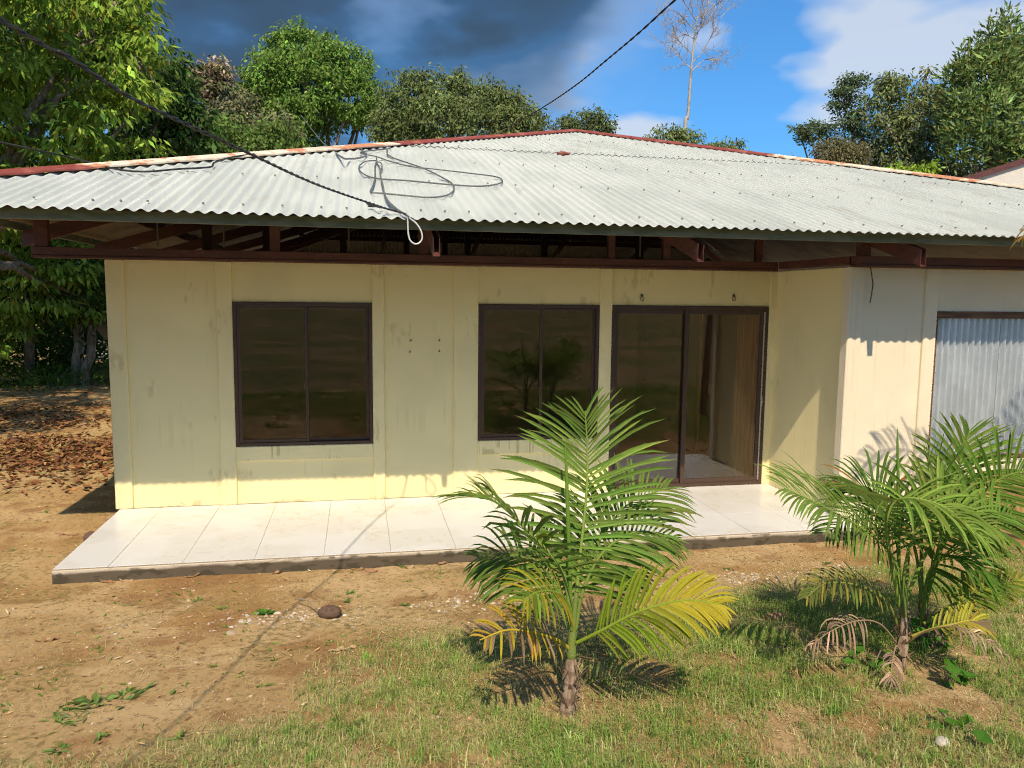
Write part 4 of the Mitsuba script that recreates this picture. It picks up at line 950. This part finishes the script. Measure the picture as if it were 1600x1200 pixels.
spear(P1 + '__spear', d['spear'])
def trunk(K, p, top, r0, seed):
    """A ringed young palm stem with ragged leaf bases."""
    rr = np.random.default_rng(seed); c = curve([p, (np.array(p) * .5 + np.array(top) * .5) + [.01, 0, 0], top], 26); s = np.linspace(0, 1, 26)
    put(K + '__trunk', tube(c, r0 * np.interp(s, [0, .12, .5, .8, 1], [1.45, 1.1, .95, .75, .4]) * (1 + .06 * np.sin(s * 60)), 12), 'm_palm_bark', smooth=True)
    V, F, C, at = [], [], [], 0
    for q in range(64):
        a = rr.uniform(0, 6.28); h = rr.uniform(.02, .95); b = c[int(h * 25)] + np.array([math.cos(a), math.sin(a), 0]) * r0 * .95; o = np.array([math.cos(a), math.sin(a), 0])
        e = b + o * rr.uniform(.01, .05) + np.array([0, 0, rr.uniform(.04, .13)]) * rr.choice([.7, .5, -.5]); w = np.cross(o, [0, 0, 1]) * rr.uniform(.004, .014)
        V += [b - w, b + w, e + w * .3, e - w * .3]; F += [[at, at + 1, at + 2], [at, at + 2, at + 3]]; C += [np.array(DEAD) * rr.uniform(.5, 1.1)] * 4; at += 4
    put(K + '__leaf_base', (np.array(V), np.array(F)), 'm_vc', color=np.array(C), kind='stuff')


pb = DATA['g']['palm']; trunk(P1, [pb[0][0], pb[0][1], pb[0][2] - .03], [3.40, -4.86, .50], .036, 1)
put(P1 + '__crownshaft', tube(curve([[3.40, -4.86, .46], [3.405, -4.855, .60], [3.42, -4.85, .78]], 14), np.linspace(.024, .010, 14), 9), 'm_vc', smooth=True, color=np.tile((.16, .21, .05), (14 * 9 + 2, 1)), label='green sheath above the stem')

P2 = 'palm_plant_001'; tag(P2, 'bushy clumping feather palm at the right edge with brown dead fronds round its foot', 'palm')
d = DATA['palm2']; G2 = (.085, .18, .025)
frond(P2 + '__frond', d['left'], 36, .46, (-.15, -.5, .85), (.17, .27, .055), seed=21, droop=.62, vee=.10, start=.28, ang0=30, ang1=62, width=.016)
frond(P2 + '__frond', d['near'], 36, .40, (0, -.35, .93), (.22, .33, .065), seed=22, droop=.85, vee=.12, start=.25, ang0=14, ang1=54, width=.0165)
frond(P2 + '__frond', d['upright'], 32, .42, (-.1, -.95, .2), (.20, .31, .06), seed=23, droop=.36, vee=.12, start=.3, ang0=10, ang1=62, width=.016)
frond(P2 + '__frond', d['fold'], 22, .28, (.35, -.85, .35), (.09, .19, .035), width=.016, seed=24, droop=.5, vee=.5, start=.35, parts=False, ang0=12, ang1=50)
frond(P2 + '__frond', d['rightup'], 32, .42, (-.3, -.8, .5), (.14, .245, .042), width=.016, seed=25, droop=.55, vee=.4, start=.3, parts=False, ang0=12, ang1=45)
frond(P2 + '__frond', d['rightmid'], 32, .46, (0, -.4, .9), (.14, .24, .045), width=.016, seed=26, droop=.8, vee=.2, start=.3, parts=False, ang0=14, ang1=48)
frond(P2 + '__frond', d['backleft'], 28, .40, (-.1, -.5, .86), (.09, .165, .035), width=.016, seed=27, droop=.8, vee=.2, start=.3, parts=False, extra=(.34, .20, .05), frac=.12)
frond(P2 + '__frond', d['lowdark'], 28, .38, (.1, -.5, .85), (.10, .20, .035), width=.016, seed=28, droop=.9, vee=.2, start=.2, parts=False)
frond(P2 + '__frond', d['lowleft'], 20, .18, (0, -.5, .86), (.15, .19, .05), seed=29, droop=.8, vee=.15, start=.3, extra=(.32, .27, .06), frac=.3, parts=False, width=.014)
frond(P2 + '__frond', d['lowright'], 26, .22, (0, -.4, .9), (.15, .21, .03), seed=30, droop=.6, vee=.15, start=.3, parts=False, width=.015, extra=(.36, .33, .05), frac=.35)
labels[frond(P2 + '__frond', d['yellowright'], 18, .18, (0, -.5, .86), (.40, .36, .06), seed=31, droop=.7, vee=.15, start=.3, parts=False, width=.015, extra=DEAD, frac=.3)] = {'label': 'withering yellow frond low on the right'}
for q, sd in (('deadleft', 32), ('deadright', 33), ('deadfront', 34)):
    labels[frond(P2 + '__frond', d[q], 20, .15 if q != 'deadfront' else .09, (0, -.4, .9), DEAD, seed=sd, droop=2.4, vee=.02, start=.40, parts=False, width=.009, gap=.30, mat='m_vc', jag=.45, var=.35, rach=.004, flop=.5 if q != 'deadfront' else .9)] = {'label': 'brown dead frond hanging to the ground'}
frond(P2 + '__frond', d['mid'], 30, .40, (0, -.5, .86), (.18, .28, .055), seed=35, droop=.75, vee=.15, start=.28, parts=False, width=.016, ang0=14, ang1=52)
frond(P2 + '__frond', d['midleft'], 30, .38, (-.1, -.45, .88), (.11, .20, .045), seed=36, droop=.8, vee=.15, start=.28, parts=False, width=.016, ang0=16, ang1=54)
spear(P2 + '__spear', d['spear'])
trunk(P2, [pb[1][0], pb[1][1], pb[1][2] - .03], [5.28, -4.74, .52], .026, 2)
put(P2 + '__crownshaft', tube(curve([[5.28, -4.74, .48], [5.285, -4.735, .62], [5.30, -4.72, .85]], 14), np.linspace(.018, .009, 14), 9), 'm_vc', smooth=True, color=np.tile((.13, .18, .045), (14 * 9 + 2, 1)))
trunk(P2, [pb[2][0], pb[2][1], pb[2][2] - .03], [5.635, -4.44, .48], .022, 3)
put(P2 + '__crownshaft', tube(curve([[5.635, -4.44, .44], [5.63, -4.43, .60], [5.62, -4.42, .85]], 14), np.linspace(.015, .008, 14), 9), 'm_vc', smooth=True, color=np.tile((.13, .18, .045), (14 * 9 + 2, 1)))

# a taller palm just outside the frame on the right: a few leaf tips hang into the picture and its shade falls on the wing wall
P3 = 'palm_plant_002'; tag(P3, 'taller palm beyond the right edge, only a few dry leaf tips showing', 'palm')
base = np.array([8.35, -4.3, float(ground_z(8.35, -4.3))]); top = base + [0.05, .1, 2.9]
trunk(P3, base - [0, 0, .05], top, .06, 5)
for q, (az, L, rise, sd) in enumerate(((166, 1.25, .55, 41), (40, 1.5, .6, 43), (-15, 1.4, .45, 44), (-70, 1.5, .5, 45), (-120, 1.3, .5, 46), (200, 1.0, .8, 47))):
    dr_ = np.array([math.cos(math.radians(az)), math.sin(math.radians(az)), 0])
    L = 1.72 if q == 0 else L
    ct = [top - [0, 0, .1], top + dr_ * L * .3 + [0, 0, rise * .55], top + dr_ * L * .7 + [0, 0, rise * .5], top + dr_ * L + [0, 0, -.05 - .15 * (q % 2) - (.42 if q == 0 else 0)]]
    frond(P3 + '__frond', ct, 30, .46, (0, 0, 1.0), (.10, .18, .03) if q else (.38, .22, .06), seed=sd, droop=.8, vee=.1, start=.2, parts=False)

# banana plant and a small palm by the far yard
def big_leaf(p, d, L, W, color, droop, K, seed):
    rr = np.random.default_rng(seed); n = 10; d = unit(np.array(d, float)); pos = np.array(p, float); V, C = [], []; up = np.array([0, 0, 1.0])
    for k in range(n):
        s = k / (n - 1); w = W * math.sin(math.pi * min(.97, .12 + .86 * s)) ** .7; sd = unit(np.cross(d, up)); V += [pos + sd * w / 2 - up * w * .12, pos, pos - sd * w / 2 - up * w * .12]; pos = pos + d * L / (n - 1); d = unit(d + np.array([0, 0, -droop * (.3 + s) / n * 3]))
    F = []
    for k in range(n - 1):
        for h in (0, 1): a = 3 * k + h; F += [[a, a + 1, a + 4], [a, a + 4, a + 3]]
    put(K, (np.array(V), np.array(F)), 'm_gloss_leaf', smooth=True, color=np.tile(np.array(color) * np.exp(rr.normal(0, .15)), (len(V), 1)))


B = 'banana_plant'; tag(B, 'banana plant with a leaning brown stem at the back of the left yard', 'banana plant')
z0 = float(ground_z(-4.35, 12.8)); put(B + '__stem', column(-4.35, 12.8, 1.95, .12, (.35, 0), 9), 'm_bark', smooth=True); tp = np.array([-4.0, 12.8, z0 + 1.8])
for q, (dx, dy, dz, L, c, dp) in enumerate(((-.5, -.2, 1, 1.5, (.10, .2, .03), .8), (.7, -.2, .7, 1.3, (.11, .22, .03), 1.1), (.9, -.1, .25, 1.0, (.33, .26, .04), 1.6), (-.9, -.1, .5, 1.2, (.09, .17, .03), 1.2), (.15, .3, 1, 1.4, (.10, .2, .03), .5), (.6, -.6, -.6, .8, (.26, .16, .08), .8))):
    big_leaf(tp, (dx, dy, dz), L, .38, c, dp, B + '__leaf', 80 + q)
S = 'dracaena'; tag(S, 'slim dark plant with tiers of narrow leaves against the pale wall by the house corner', 'plant')
put(S + '__stem', column(-3.45, 12.6, 2.2, .035, (.02, 0), 12), 'm_bark', smooth=True)
rr = np.random.default_rng(90); V, F, C, at = [], [], [], 0
for q in range(26):
    zz = -.12 + .7 + 1.5 * q / 26
    for sd in (-1, 1):
        big = np.array([-3.43, 12.6, zz]); L = .42 * (1 - .3 * q / 26); p = [big + np.array([sd * L * t, rr.normal(0, .05), .10 * math.sin(t * 2.6) + .06 * t]) for t in np.linspace(0, 1, 5)]
        w = .02
        for k, x in enumerate(p): V += [x + [0, 0, w * (1 - k / 4.2)], x - [0, 0, w * (1 - k / 4.2)]]
        for k in range(4): a = at + 2 * k; F += [[a, a + 1, a + 3], [a, a + 3, a + 2]]
        at += 10
put(S + '__leaf', (np.array(V), np.array(F)), 'm_vc', color=np.tile((.03, .05, .02), (len(V), 1)), kind='stuff')

# ---------------------------------------------------------------- trees behind the camera (mirrored in the windows)
for q, (x, y, w, h) in enumerate(((-22, -46, 11, 9), (-8, -50, 12, 10), (6, -47, 11, 8), (19, -49, 12, 10), (33, -46, 11, 9))):
    K = nm('hedge_tree'); rr = np.random.default_rng(100 + q); m = 5200; z = float(ground_z(x, y))
    tag(K, 'leafy tree across the field behind the viewer', 'tree', 'trees across the field behind the viewer')
    u = unit(rr.normal(size=(m, 3))); P = np.array([x, y, z + h * .55]) + u * rr.random((m, 1)) ** .35 * np.array([w / 2, w / 3, h / 2]) * (1 + .15 * rr.normal(size=(m, 1))); P[:, 2] = np.maximum(P[:, 2], z + .1)
    V, F, k = leaves(P, unit(rr.normal(size=(m, 3))), unit(rr.normal(size=(m, 3)) + [0, 0, .6]), .75, .4, False)
    put(K + '__crown', (V, F), 'm_leaf', color=tones(m, k, (.06, .11, .025), .25, rr), kind='stuff'); put(K + '__trunk', column(x, y, h * .6, .25, (0, 0), q), 'm_bark')

# ---------------------------------------------------------------- ground cover
E = np.array(DATA['g']['grassedge'])[:, :2]; BARE = np.array(DATA['g']['bare'])[:, :2]
o = np.argsort(E[:, 0]); ex, ey = E[o, 0], E[o, 1]


def grass_density(x, y):
    n = meshkit.fbm(np.stack([x * 1.4, y * 1.4, 0 * x], -1), 4, 5); n2 = meshkit.fbm(np.stack([x * 4.5, y * 4.5, 0 * x + 3], -1), 3, 6)
    e = np.interp(x, ex, ey, left=-4.85, right=-2.4)
    d = np.clip((e - y + (n - .5) * 1.3) / .7, 0, 1) * np.clip(.35 + (n2 - .3) * 2.2, 0.05, 1)
    for bx, by in BARE:
        q = np.hypot(x - bx, y - by); d = d * np.clip((q - .10 + (n2 - .5) * .5) / .30, .06, 1)
    return d * (y < -1.9)


def scatter(n, x0, x1, y0, y1, dens, r):
    x, y = r.uniform(x0, x1, n), r.uniform(y0, y1, n); k = r.random(n) < dens(x, y); return x[k], y[k]


def blades(x, y, h, w, colors, r, lean=.5, name='grass', mat='m_grass', flat=1.0):
    n = len(x); z = ground_h(x, y); a = r.uniform(0, 6.283, n); hh = h * np.exp(r.normal(0, .3, n)); ln = lean * np.abs(r.normal(.6, .5, n))
    o = np.stack([np.cos(a), np.sin(a), 0 * a], 1); s = np.stack([-np.sin(a), np.cos(a), 0 * a], 1); b = np.stack([x, y, z - .004], 1)
    up = np.array([0, 0, 1.0]); mid = b + (o * ln[:, None] * .35 + up * .6 * flat) * hh[:, None]; tip = b + (o * ln[:, None] + up * flat * (1 - .35 * np.clip(ln, 0, 1.6))[:, None]) * hh[:, None]
    W = (w * np.exp(r.normal(0, .25, n)))[:, None]
    V = np.stack([b - s * W, b + s * W, mid + s * W * .8, mid - s * W * .8, tip], 1).reshape(-1, 3)
    F = (np.array([[0, 1, 2], [0, 2, 3], [3, 2, 4]])[None] + 5 * np.arange(n)[:, None, None]).reshape(-1, 3)
    put(name, (V, F), mat, color=np.repeat(np.clip(colors, .004, .9), 5, 0))


def pick(r, n, cols, p, var=.2):
    k = r.choice(len(cols), n, p=p); return np.array(cols)[k] * np.exp(r.normal(0, var, (n, 1)))


r = np.random.default_rng(55)
tag('grass', 'short patchy green and straw coloured lawn in the foreground', 'grass', kind='stuff'); used.discard('grass')
x, y = scatter(620000, -1.5, 9.2, -6.6, -1.95, grass_density, r)
pn = meshkit.fbm(np.stack([x * 1.1, y * 1.1, 0 * x + 8], -1), 4, 9)
gm = np.clip((pn - .38) / .18, 0, 1)[:, None]
cg = pick(r, len(x), [(.22, .35, .08), (.29, .38, .10), (.16, .29, .055), (.36, .40, .14)], [.4, .3, .15, .15]); cs = pick(r, len(x), [(.47, .46, .23), (.40, .41, .18), (.34, .40, .14)], [.45, .3, .25])
isg = (r.random((len(x), 1)) < .42 + .52 * gm)
blades(x, y, .034 * (1 + .5 * gm[:, 0] * r.random(len(x))), .0017, np.where(isg, cg, cs), r, .9)
kx, ky = scatter(2600, -1.5, 9.2, -6.6, -1.95, grass_density, r); kn = 22; x = np.repeat(kx, kn) + r.normal(0, .016, len(kx) * kn); y = np.repeat(ky, kn) + r.normal(0, .016, len(kx) * kn)
tcol = np.repeat(pick(r, len(kx), [(.20, .34, .07), (.27, .38, .10), (.40, .42, .18)], [.5, .3, .2]), kn, 0) * np.exp(r.normal(0, .18, (len(x), 1)))
blades(x, y, .055, .0018, tcol, r, .8, 'grass__tuft'); labels['grass__tuft'] = {'kind': 'stuff'}
# thatch: dry strands lying flat
def thatch_d(x, y):
    n = meshkit.fbm(np.stack([x * 2.2, y * 2.2, 0 * x + 1], -1), 3, 15); e = np.interp(x, ex, ey, left=-4.6, right=-2.2)
    return np.maximum(np.clip((e + .55 - y + (n - .5) * 2.0) / .8, 0, 1), .26) * np.clip((n - .25) * 2.4, .1, 1)
x, y = scatter(400000, -1.5, 9.2, -6.6, -1.95, thatch_d, r)
tag('thatch', 'dry straw strands lying on the soil between the grass', 'straw', kind='stuff'); used.discard('thatch')
blades(x, y, .030, .0013, pick(r, len(x), [(.43, .37, .19), (.36, .30, .14), (.28, .22, .10), (.50, .44, .27)], [.4, .3, .2, .1]), r, 1.9, 'thatch', 'm_vc', .30)

# leaf litter on the left yard
def litter_d(x, y):
    n = meshkit.fbm(np.stack([x * .9, y * .9, 0 * x + 2], -1), 4, 21)
    return np.clip((n - .26) * 2.6, 0, 1) * np.clip((-.35 - x) / .6, 0, 1) * np.clip((y - 1.1) / 1.6, 0, 1) * np.clip((9.5 - y) / 3, 0.06, 1)
x, y = scatter(26000, -6.5, -.1, .6, 14, litter_d, r)
n = len(x); P = np.stack([x, y, ground_h(x, y) + r.uniform(.005, .05, n)], 1); a = r.uniform(0, 6.283, n)
V, F, k = leaves(P, np.stack([np.cos(a), np.sin(a), r.normal(0, .25, n)], 1), unit(r.normal(0, .35, (n, 3)) + [0, 0, 1]), .12 * np.exp(r.normal(0, .3, n)), .05, True, .35, 0)
tag('leaf_litter', 'brown and orange fallen leaves covering the yard left of the house', 'leaf litter', kind='stuff'); used.discard('leaf_litter')
put('leaf_litter', (V, F), 'm_vc', color=np.repeat(pick(r, n, [(.22, .10, .045), (.15, .068, .035), (.29, .15, .06), (.095, .05, .03), (.34, .25, .11), (.13, .13, .04)], [.32, .25, .16, .15, .08, .04], .25), k, 0))
# sparse fallen bits over the soil
def bits_d(x, y): return np.clip((y + 6.2) / 2, .1, 1) * (1 - ((x > -.02) & (x < 7.2) & (y > -1.8) & (y < .1))) * (1 - ((x > 7.0) & (y > -1.5)))
x, y = scatter(4200, -3.5, 8.5, -5.8, 1.6, bits_d, r); n = len(x); a = r.uniform(0, 6.283, n)
V, F, k = leaves(np.stack([x, y, ground_h(x, y) + .006], 1), np.stack([np.cos(a), np.sin(a), r.normal(0, .2, n)], 1), unit(r.normal(0, .3, (n, 3)) + [0, 0, 1]), .035 * np.exp(r.normal(0, .45, n)), .014, True, .3, 0)
tag('leaf_scraps', 'small dry leaf scraps scattered over the bare soil', 'leaf litter', kind='stuff'); used.discard('leaf_scraps')
put('leaf_scraps', (V, F), 'm_vc', color=np.repeat(pick(r, n, [(.40, .28, .14), (.24, .13, .06), (.5, .4, .26), (.14, .18, .04)], [.4, .3, .15, .15]), k, 0))
# small sprouts over the soil
def sprout_d(x, y): return .9 * (meshkit.fbm(np.stack([x * 1.3, y * 1.3, 0 * x + 5], -1), 3, 31) > .52) * (y < -1.83)
x, y = scatter(900, -2.5, 8, -5.6, -1.83, sprout_d, r); m = len(x); kx = np.repeat(np.arange(m), 5); a = r.uniform(0, 6.283, m * 5)
V, F, k = leaves(np.stack([x[kx], y[kx], ground_h(x[kx], y[kx])], 1), np.stack([np.cos(a), np.sin(a), r.uniform(.2, 1.0, m * 5)], 1), unit(r.normal(0, .3, (m * 5, 3)) + [0, 0, 1]), .026 * np.exp(r.normal(0, .4, m * 5)), .010, False, .2, .2)
tag('sprouts', 'tiny green sprouts dotting the bare soil', 'weeds', kind='stuff'); used.discard('sprouts')
put('sprouts', (V, F), 'm_grass', color=tones(m * 5, k, (.13, .22, .04), .3, r))
# gravel washed out along the drip line, pebbles
ico = trimesh.creation.icosphere(1, 1.0); gl = np.array(DATA['g']['gravel'])
def stones(xs, ys, size, rr, key, cols, p):
    V, F, C = [], [], []; nv = len(ico.vertices)
    for q, (a, b) in enumerate(zip(xs, ys)):
        s = size * np.exp(rr.normal(0, .4)); v = ico.vertices * (s * rr.uniform(.6, 1.2, 3)) * [1, 1, .6]; v = v * (1 + rr.normal(0, .12, (nv, 1))); V.append(v + [a, b, 0]); F.append(ico.faces + q * nv)
    z = ground_h(np.array(xs), np.array(ys)); V = np.array(V); V[:, :, 2] += z[:, None] + size * .15; put(key, (V.reshape(-1, 3), np.vstack(F)), 'm_vc', color=np.repeat(pick(rr, len(xs), cols, p, .15), nv, 0))
n = 1500; t = r.random(n); gx_ = .8 + t * 6.6; gy_ = np.interp(gx_, gl[:, 0], gl[:, 1]) + r.normal(0, .11, n); kk = meshkit.fbm(np.stack([gx_ * 1.5, 0 * gx_, 0 * gx_], -1), 3, 41) > r.uniform(.35, .62, n)
tag('gravel', 'pale gravel strip washed out along the drip line of the roof', 'gravel', kind='stuff'); used.discard('gravel')
stones(gx_[kk], gy_[kk], .0085, r, 'gravel', [(.40, .34, .26), (.30, .23, .16), (.50, .45, .38)], [.5, .3, .2])
tag('pebbles', 'small pale pebbles scattered over the soil', 'pebbles', kind='stuff'); used.discard('pebbles')
x, y = scatter(560, -3, 8, -5.6, -1.85, lambda x, y: .8 + 0 * x, r); stones(x, y, .008, r, 'pebbles', [(.40, .32, .22), (.32, .23, .13), (.48, .42, .34)], [.5, .3, .2])


def rock(key, label, cat_, p, size, mcol, seed, holes=False):
    v = trimesh.creation.icosphere(3, 1.0); q = v.vertices * (1 + .35 * (meshkit.fbm(v.vertices * 1.6 + seed, 4) - .5)[:, None] + .12 * (meshkit.fbm(v.vertices * 6 + seed, 3) - .5)[:, None])
    if holes:
        for hx in (-.42, .42):
            dd = np.linalg.norm(q - unit(np.array([hx, -.62, .62])), axis=1); q *= (1 - .45 * np.exp(-(dd / .22) ** 2))[:, None]
    q = q * np.array(size); z = float(ground_h(p[0], p[1])); q += [p[0], p[1], z + size[2] * .72]
    put(key, (q, v.faces), 'm_vc', smooth=True, color=np.tile(mcol, (len(q), 1)) * (.75 + .5 * meshkit.fbm(v.vertices * 5 + seed, 3))[:, None]); tag(key, label, cat_)


g = DATA['g']
rock('earth_clod', 'dark brown lump with two holes lying on the bare soil', 'lump', g['lump'][0], (.078, .06, .045), (.115, .075, .055), 3, True)
rock('round_clod', 'round dark reddish lump against the left edge of the porch slab', 'lump', (-.03, -.66), (.06, .06, .058), (.13, .075, .06), 8)
rock('brick_stone', 'reddish stone lying in the grass between the two palms', 'stone', g['stone'][0], (.07, .05, .025), (.34, .17, .10), 12)
rock('white_stone', 'pale stone at the front edge of the porch slab near the right palm', 'stone', g['stone'][1], (.065, .05, .04), (.5, .46, .4), 15)
rock('grass_stone', 'whitish stone in the grass at the lower right', 'stone', g['stone'][2], (.032, .026, .024), (.42, .39, .33), 18)
used |= {'earth_clod', 'round_clod'}
WL = ['bright green rosette weed left of the dark lump', 'small grassy weed in front of the slab on the left', 'thin bluish weed right of the dark lump', 'weed seedling on the soil left of the first palm', 'tall sprout against the slab edge, right of the brown leaf', 'green sprout against the slab edge beside the brown leaf', 'low bluish weed on the gravel strip', 'largest leafy weed cluster in the lower left corner', 'leafy weed just above the lower left cluster', 'yellowish green weed right of the lower left cluster', 'low weed below the yellowish one at the lower left', 'tiny weed beside the thin bluish one', 'grassy weed at the bottom left corner', 'small weed close to the slab behind the first palm', 'faint sprout on the soil left of the rosette weed', 'weed at the slab edge left of the right palm', 'weed in the grass behind the shaded lawn', 'weed beside the pale stone at the slab', 'tuft weed on the gravel left of the right palm', 'small weed on the soil left of the slab corner', 'weed near the leaf litter left of the slab', 'thin sprout in front of the slab near the rosette weed', 'seedling near the slab front left of the first palm', 'weed between the lower left clusters', 'rightmost weed of the lower left clusters']
for q, (p, lab) in enumerate(zip(g['weeds'], WL)):
    rr = np.random.default_rng(200 + q); K = nm('weed'); tag(K, lab, 'weed'); big = (1.0, .95)[q > 0] if q in (0, 7, 8, 9) else .62
    n = 26 if big == .95 else 18 if big == 1 else 11; a = rr.uniform(0, 6.283, n); x, y = p[0] + rr.normal(0, .05 * (q in (7, 8, 9, 10)) + .006, n), p[1] + rr.normal(0, .05 * (q in (7, 8, 9, 10)) + .006, n)
    V, F, k = leaves(np.stack([x, y, ground_h(x, y)], 1), np.stack([np.cos(a), np.sin(a), rr.uniform(.2, 1.3, n)], 1), unit(rr.normal(0, .3, (n, 3)) + [0, 0, 1]), .085 * big * np.exp(rr.normal(0, .25, n)), .03 * big * (.35 if q % 3 == 1 else 1), True, .2, .35)
    put(K + '__leaf', (V, F), 'm_leaf', color=tones(n, k, (.10, .26, .04) if q in (0, 4, 5) else (.18, .28, .075), .15, rr), kind='stuff')
BL = ['broad leaved weed at the right foot of the clumping palm', 'broad leaved weed left of the clumping palm', 'dark broad leaved weed below the right foot of the clumping palm', 'small broad leaved weed in the grass at the lower right', 'broad leaved sprout among the stems of the clumping palm']
for q, (p, lab) in enumerate(zip(g['broad'], BL)):
    rr = np.random.default_rng(300 + q); K = nm('broadleaf_weed'); tag(K, lab, 'weed'); n = (15, 9, 12, 6, 8)[q]; a = rr.uniform(0, 6.283, n); x, y = p[0] + rr.normal(0, .05, n), p[1] + rr.normal(0, .04, n); h = rr.uniform(.02, .20, n) * (1.3 if q == 0 else .6)
    st = [tube([[p[0], p[1], float(ground_z(*p[:2])) - .02], [xx, yy, float(ground_z(xx, yy)) + hh]], .003, 5) for xx, yy, hh in zip(x, y, h)]
    put(K + '__stem', cat(*st), 'm_bark')
    V, F, k = leaves(np.stack([x, y, ground_z(x, y) + h], 1), np.stack([np.cos(a), np.sin(a) - .3, rr.uniform(-.1, .5, n)], 1), unit(rr.normal(0, .3, (n, 3)) + [0, -.4, 1]), .085 * np.exp(rr.normal(0, .2, n)), .065, True, .15, .3)
    nf = len(F) // n
    for z_ in range(n): put(K + '__leaf', (V[z_ * k:(z_ + 1) * k], F[z_ * nf:(z_ + 1) * nf] - z_ * k), 'm_leaf', color=tones(1, k, (.085, .22, .03), .12, rr))
DL = ['pinkish brown curled leaf against the slab edge beside the sprout', 'long brown dry leaf at the foot of the slab near its left corner', 'brown dry leaf beside the long one at the slab corner', 'tan curled leaf by the slab edge left of the first palm', 'second tan leaf at the slab edge left of the first palm', 'reddish dry leaf lying on the soil below the dark lump', 'dark curled leaf at the slab edge close to the first palm', 'thin dry leaf at the slab foot', 'dry leaf at the left corner of the slab', 'orange dry leaf beside the left edge of the slab', 'pale dry leaf on the bare soil at the lower left', 'tan leaf between the curled leaves at the slab', 'dry leaf by the round lump left of the slab']
for q, (p, lab) in enumerate(zip(g['dryleaf'], DL)):
    rr = np.random.default_rng(400 + q); n = 9; L, Wd = rr.uniform(.10, .18), rr.uniform(.04, .065); a = rr.uniform(-.5, .5); t = np.linspace(-1, 1, n); V = []
    for u in t:
        w = Wd * (1 - u * u) ** .7 * .5 * rr.uniform(.75, 1.2); cz = .008 + .014 * abs(u) ** 1.5 * rr.uniform(-.2, 1.2) + rr.normal(0, .003)
        for s in (-1, 0, 1): V.append((u * L / 2, s * w, cz + (rr.uniform(-.004, .014) if s else 0)))
    V = np.array(V); ca, sa = math.cos(a), math.sin(a); V[:, :2] = V[:, :2] @ np.array([[ca, sa], [-sa, ca]]); yy = min(p[1], -1.80) if .05 < p[0] < 7 else p[1]; V += [p[0], yy, float(ground_h(p[0], yy)) - .004]
    F = []
    for k in range(n - 1):
        for h in (0, 1): b = 3 * k + h; F += [[b, b + 1, b + 4], [b, b + 4, b + 3]]
    K = put('dry_leaf', (V, np.array(F)), 'm_vc', smooth=True, color=np.tile(((.34, .19, .11), (.30, .17, .08), (.42, .29, .16))[q % 3], (len(V), 1))); tag(K, lab, 'leaf')
put('stick', tube(curve([[1.98, -2.78, .03], [2.06, -2.9, .055], [2.13, -3.02, .02]], 8), .004), 'm_bark'); tag('stick', 'thin dark stick lying left of the dark lump', 'stick')
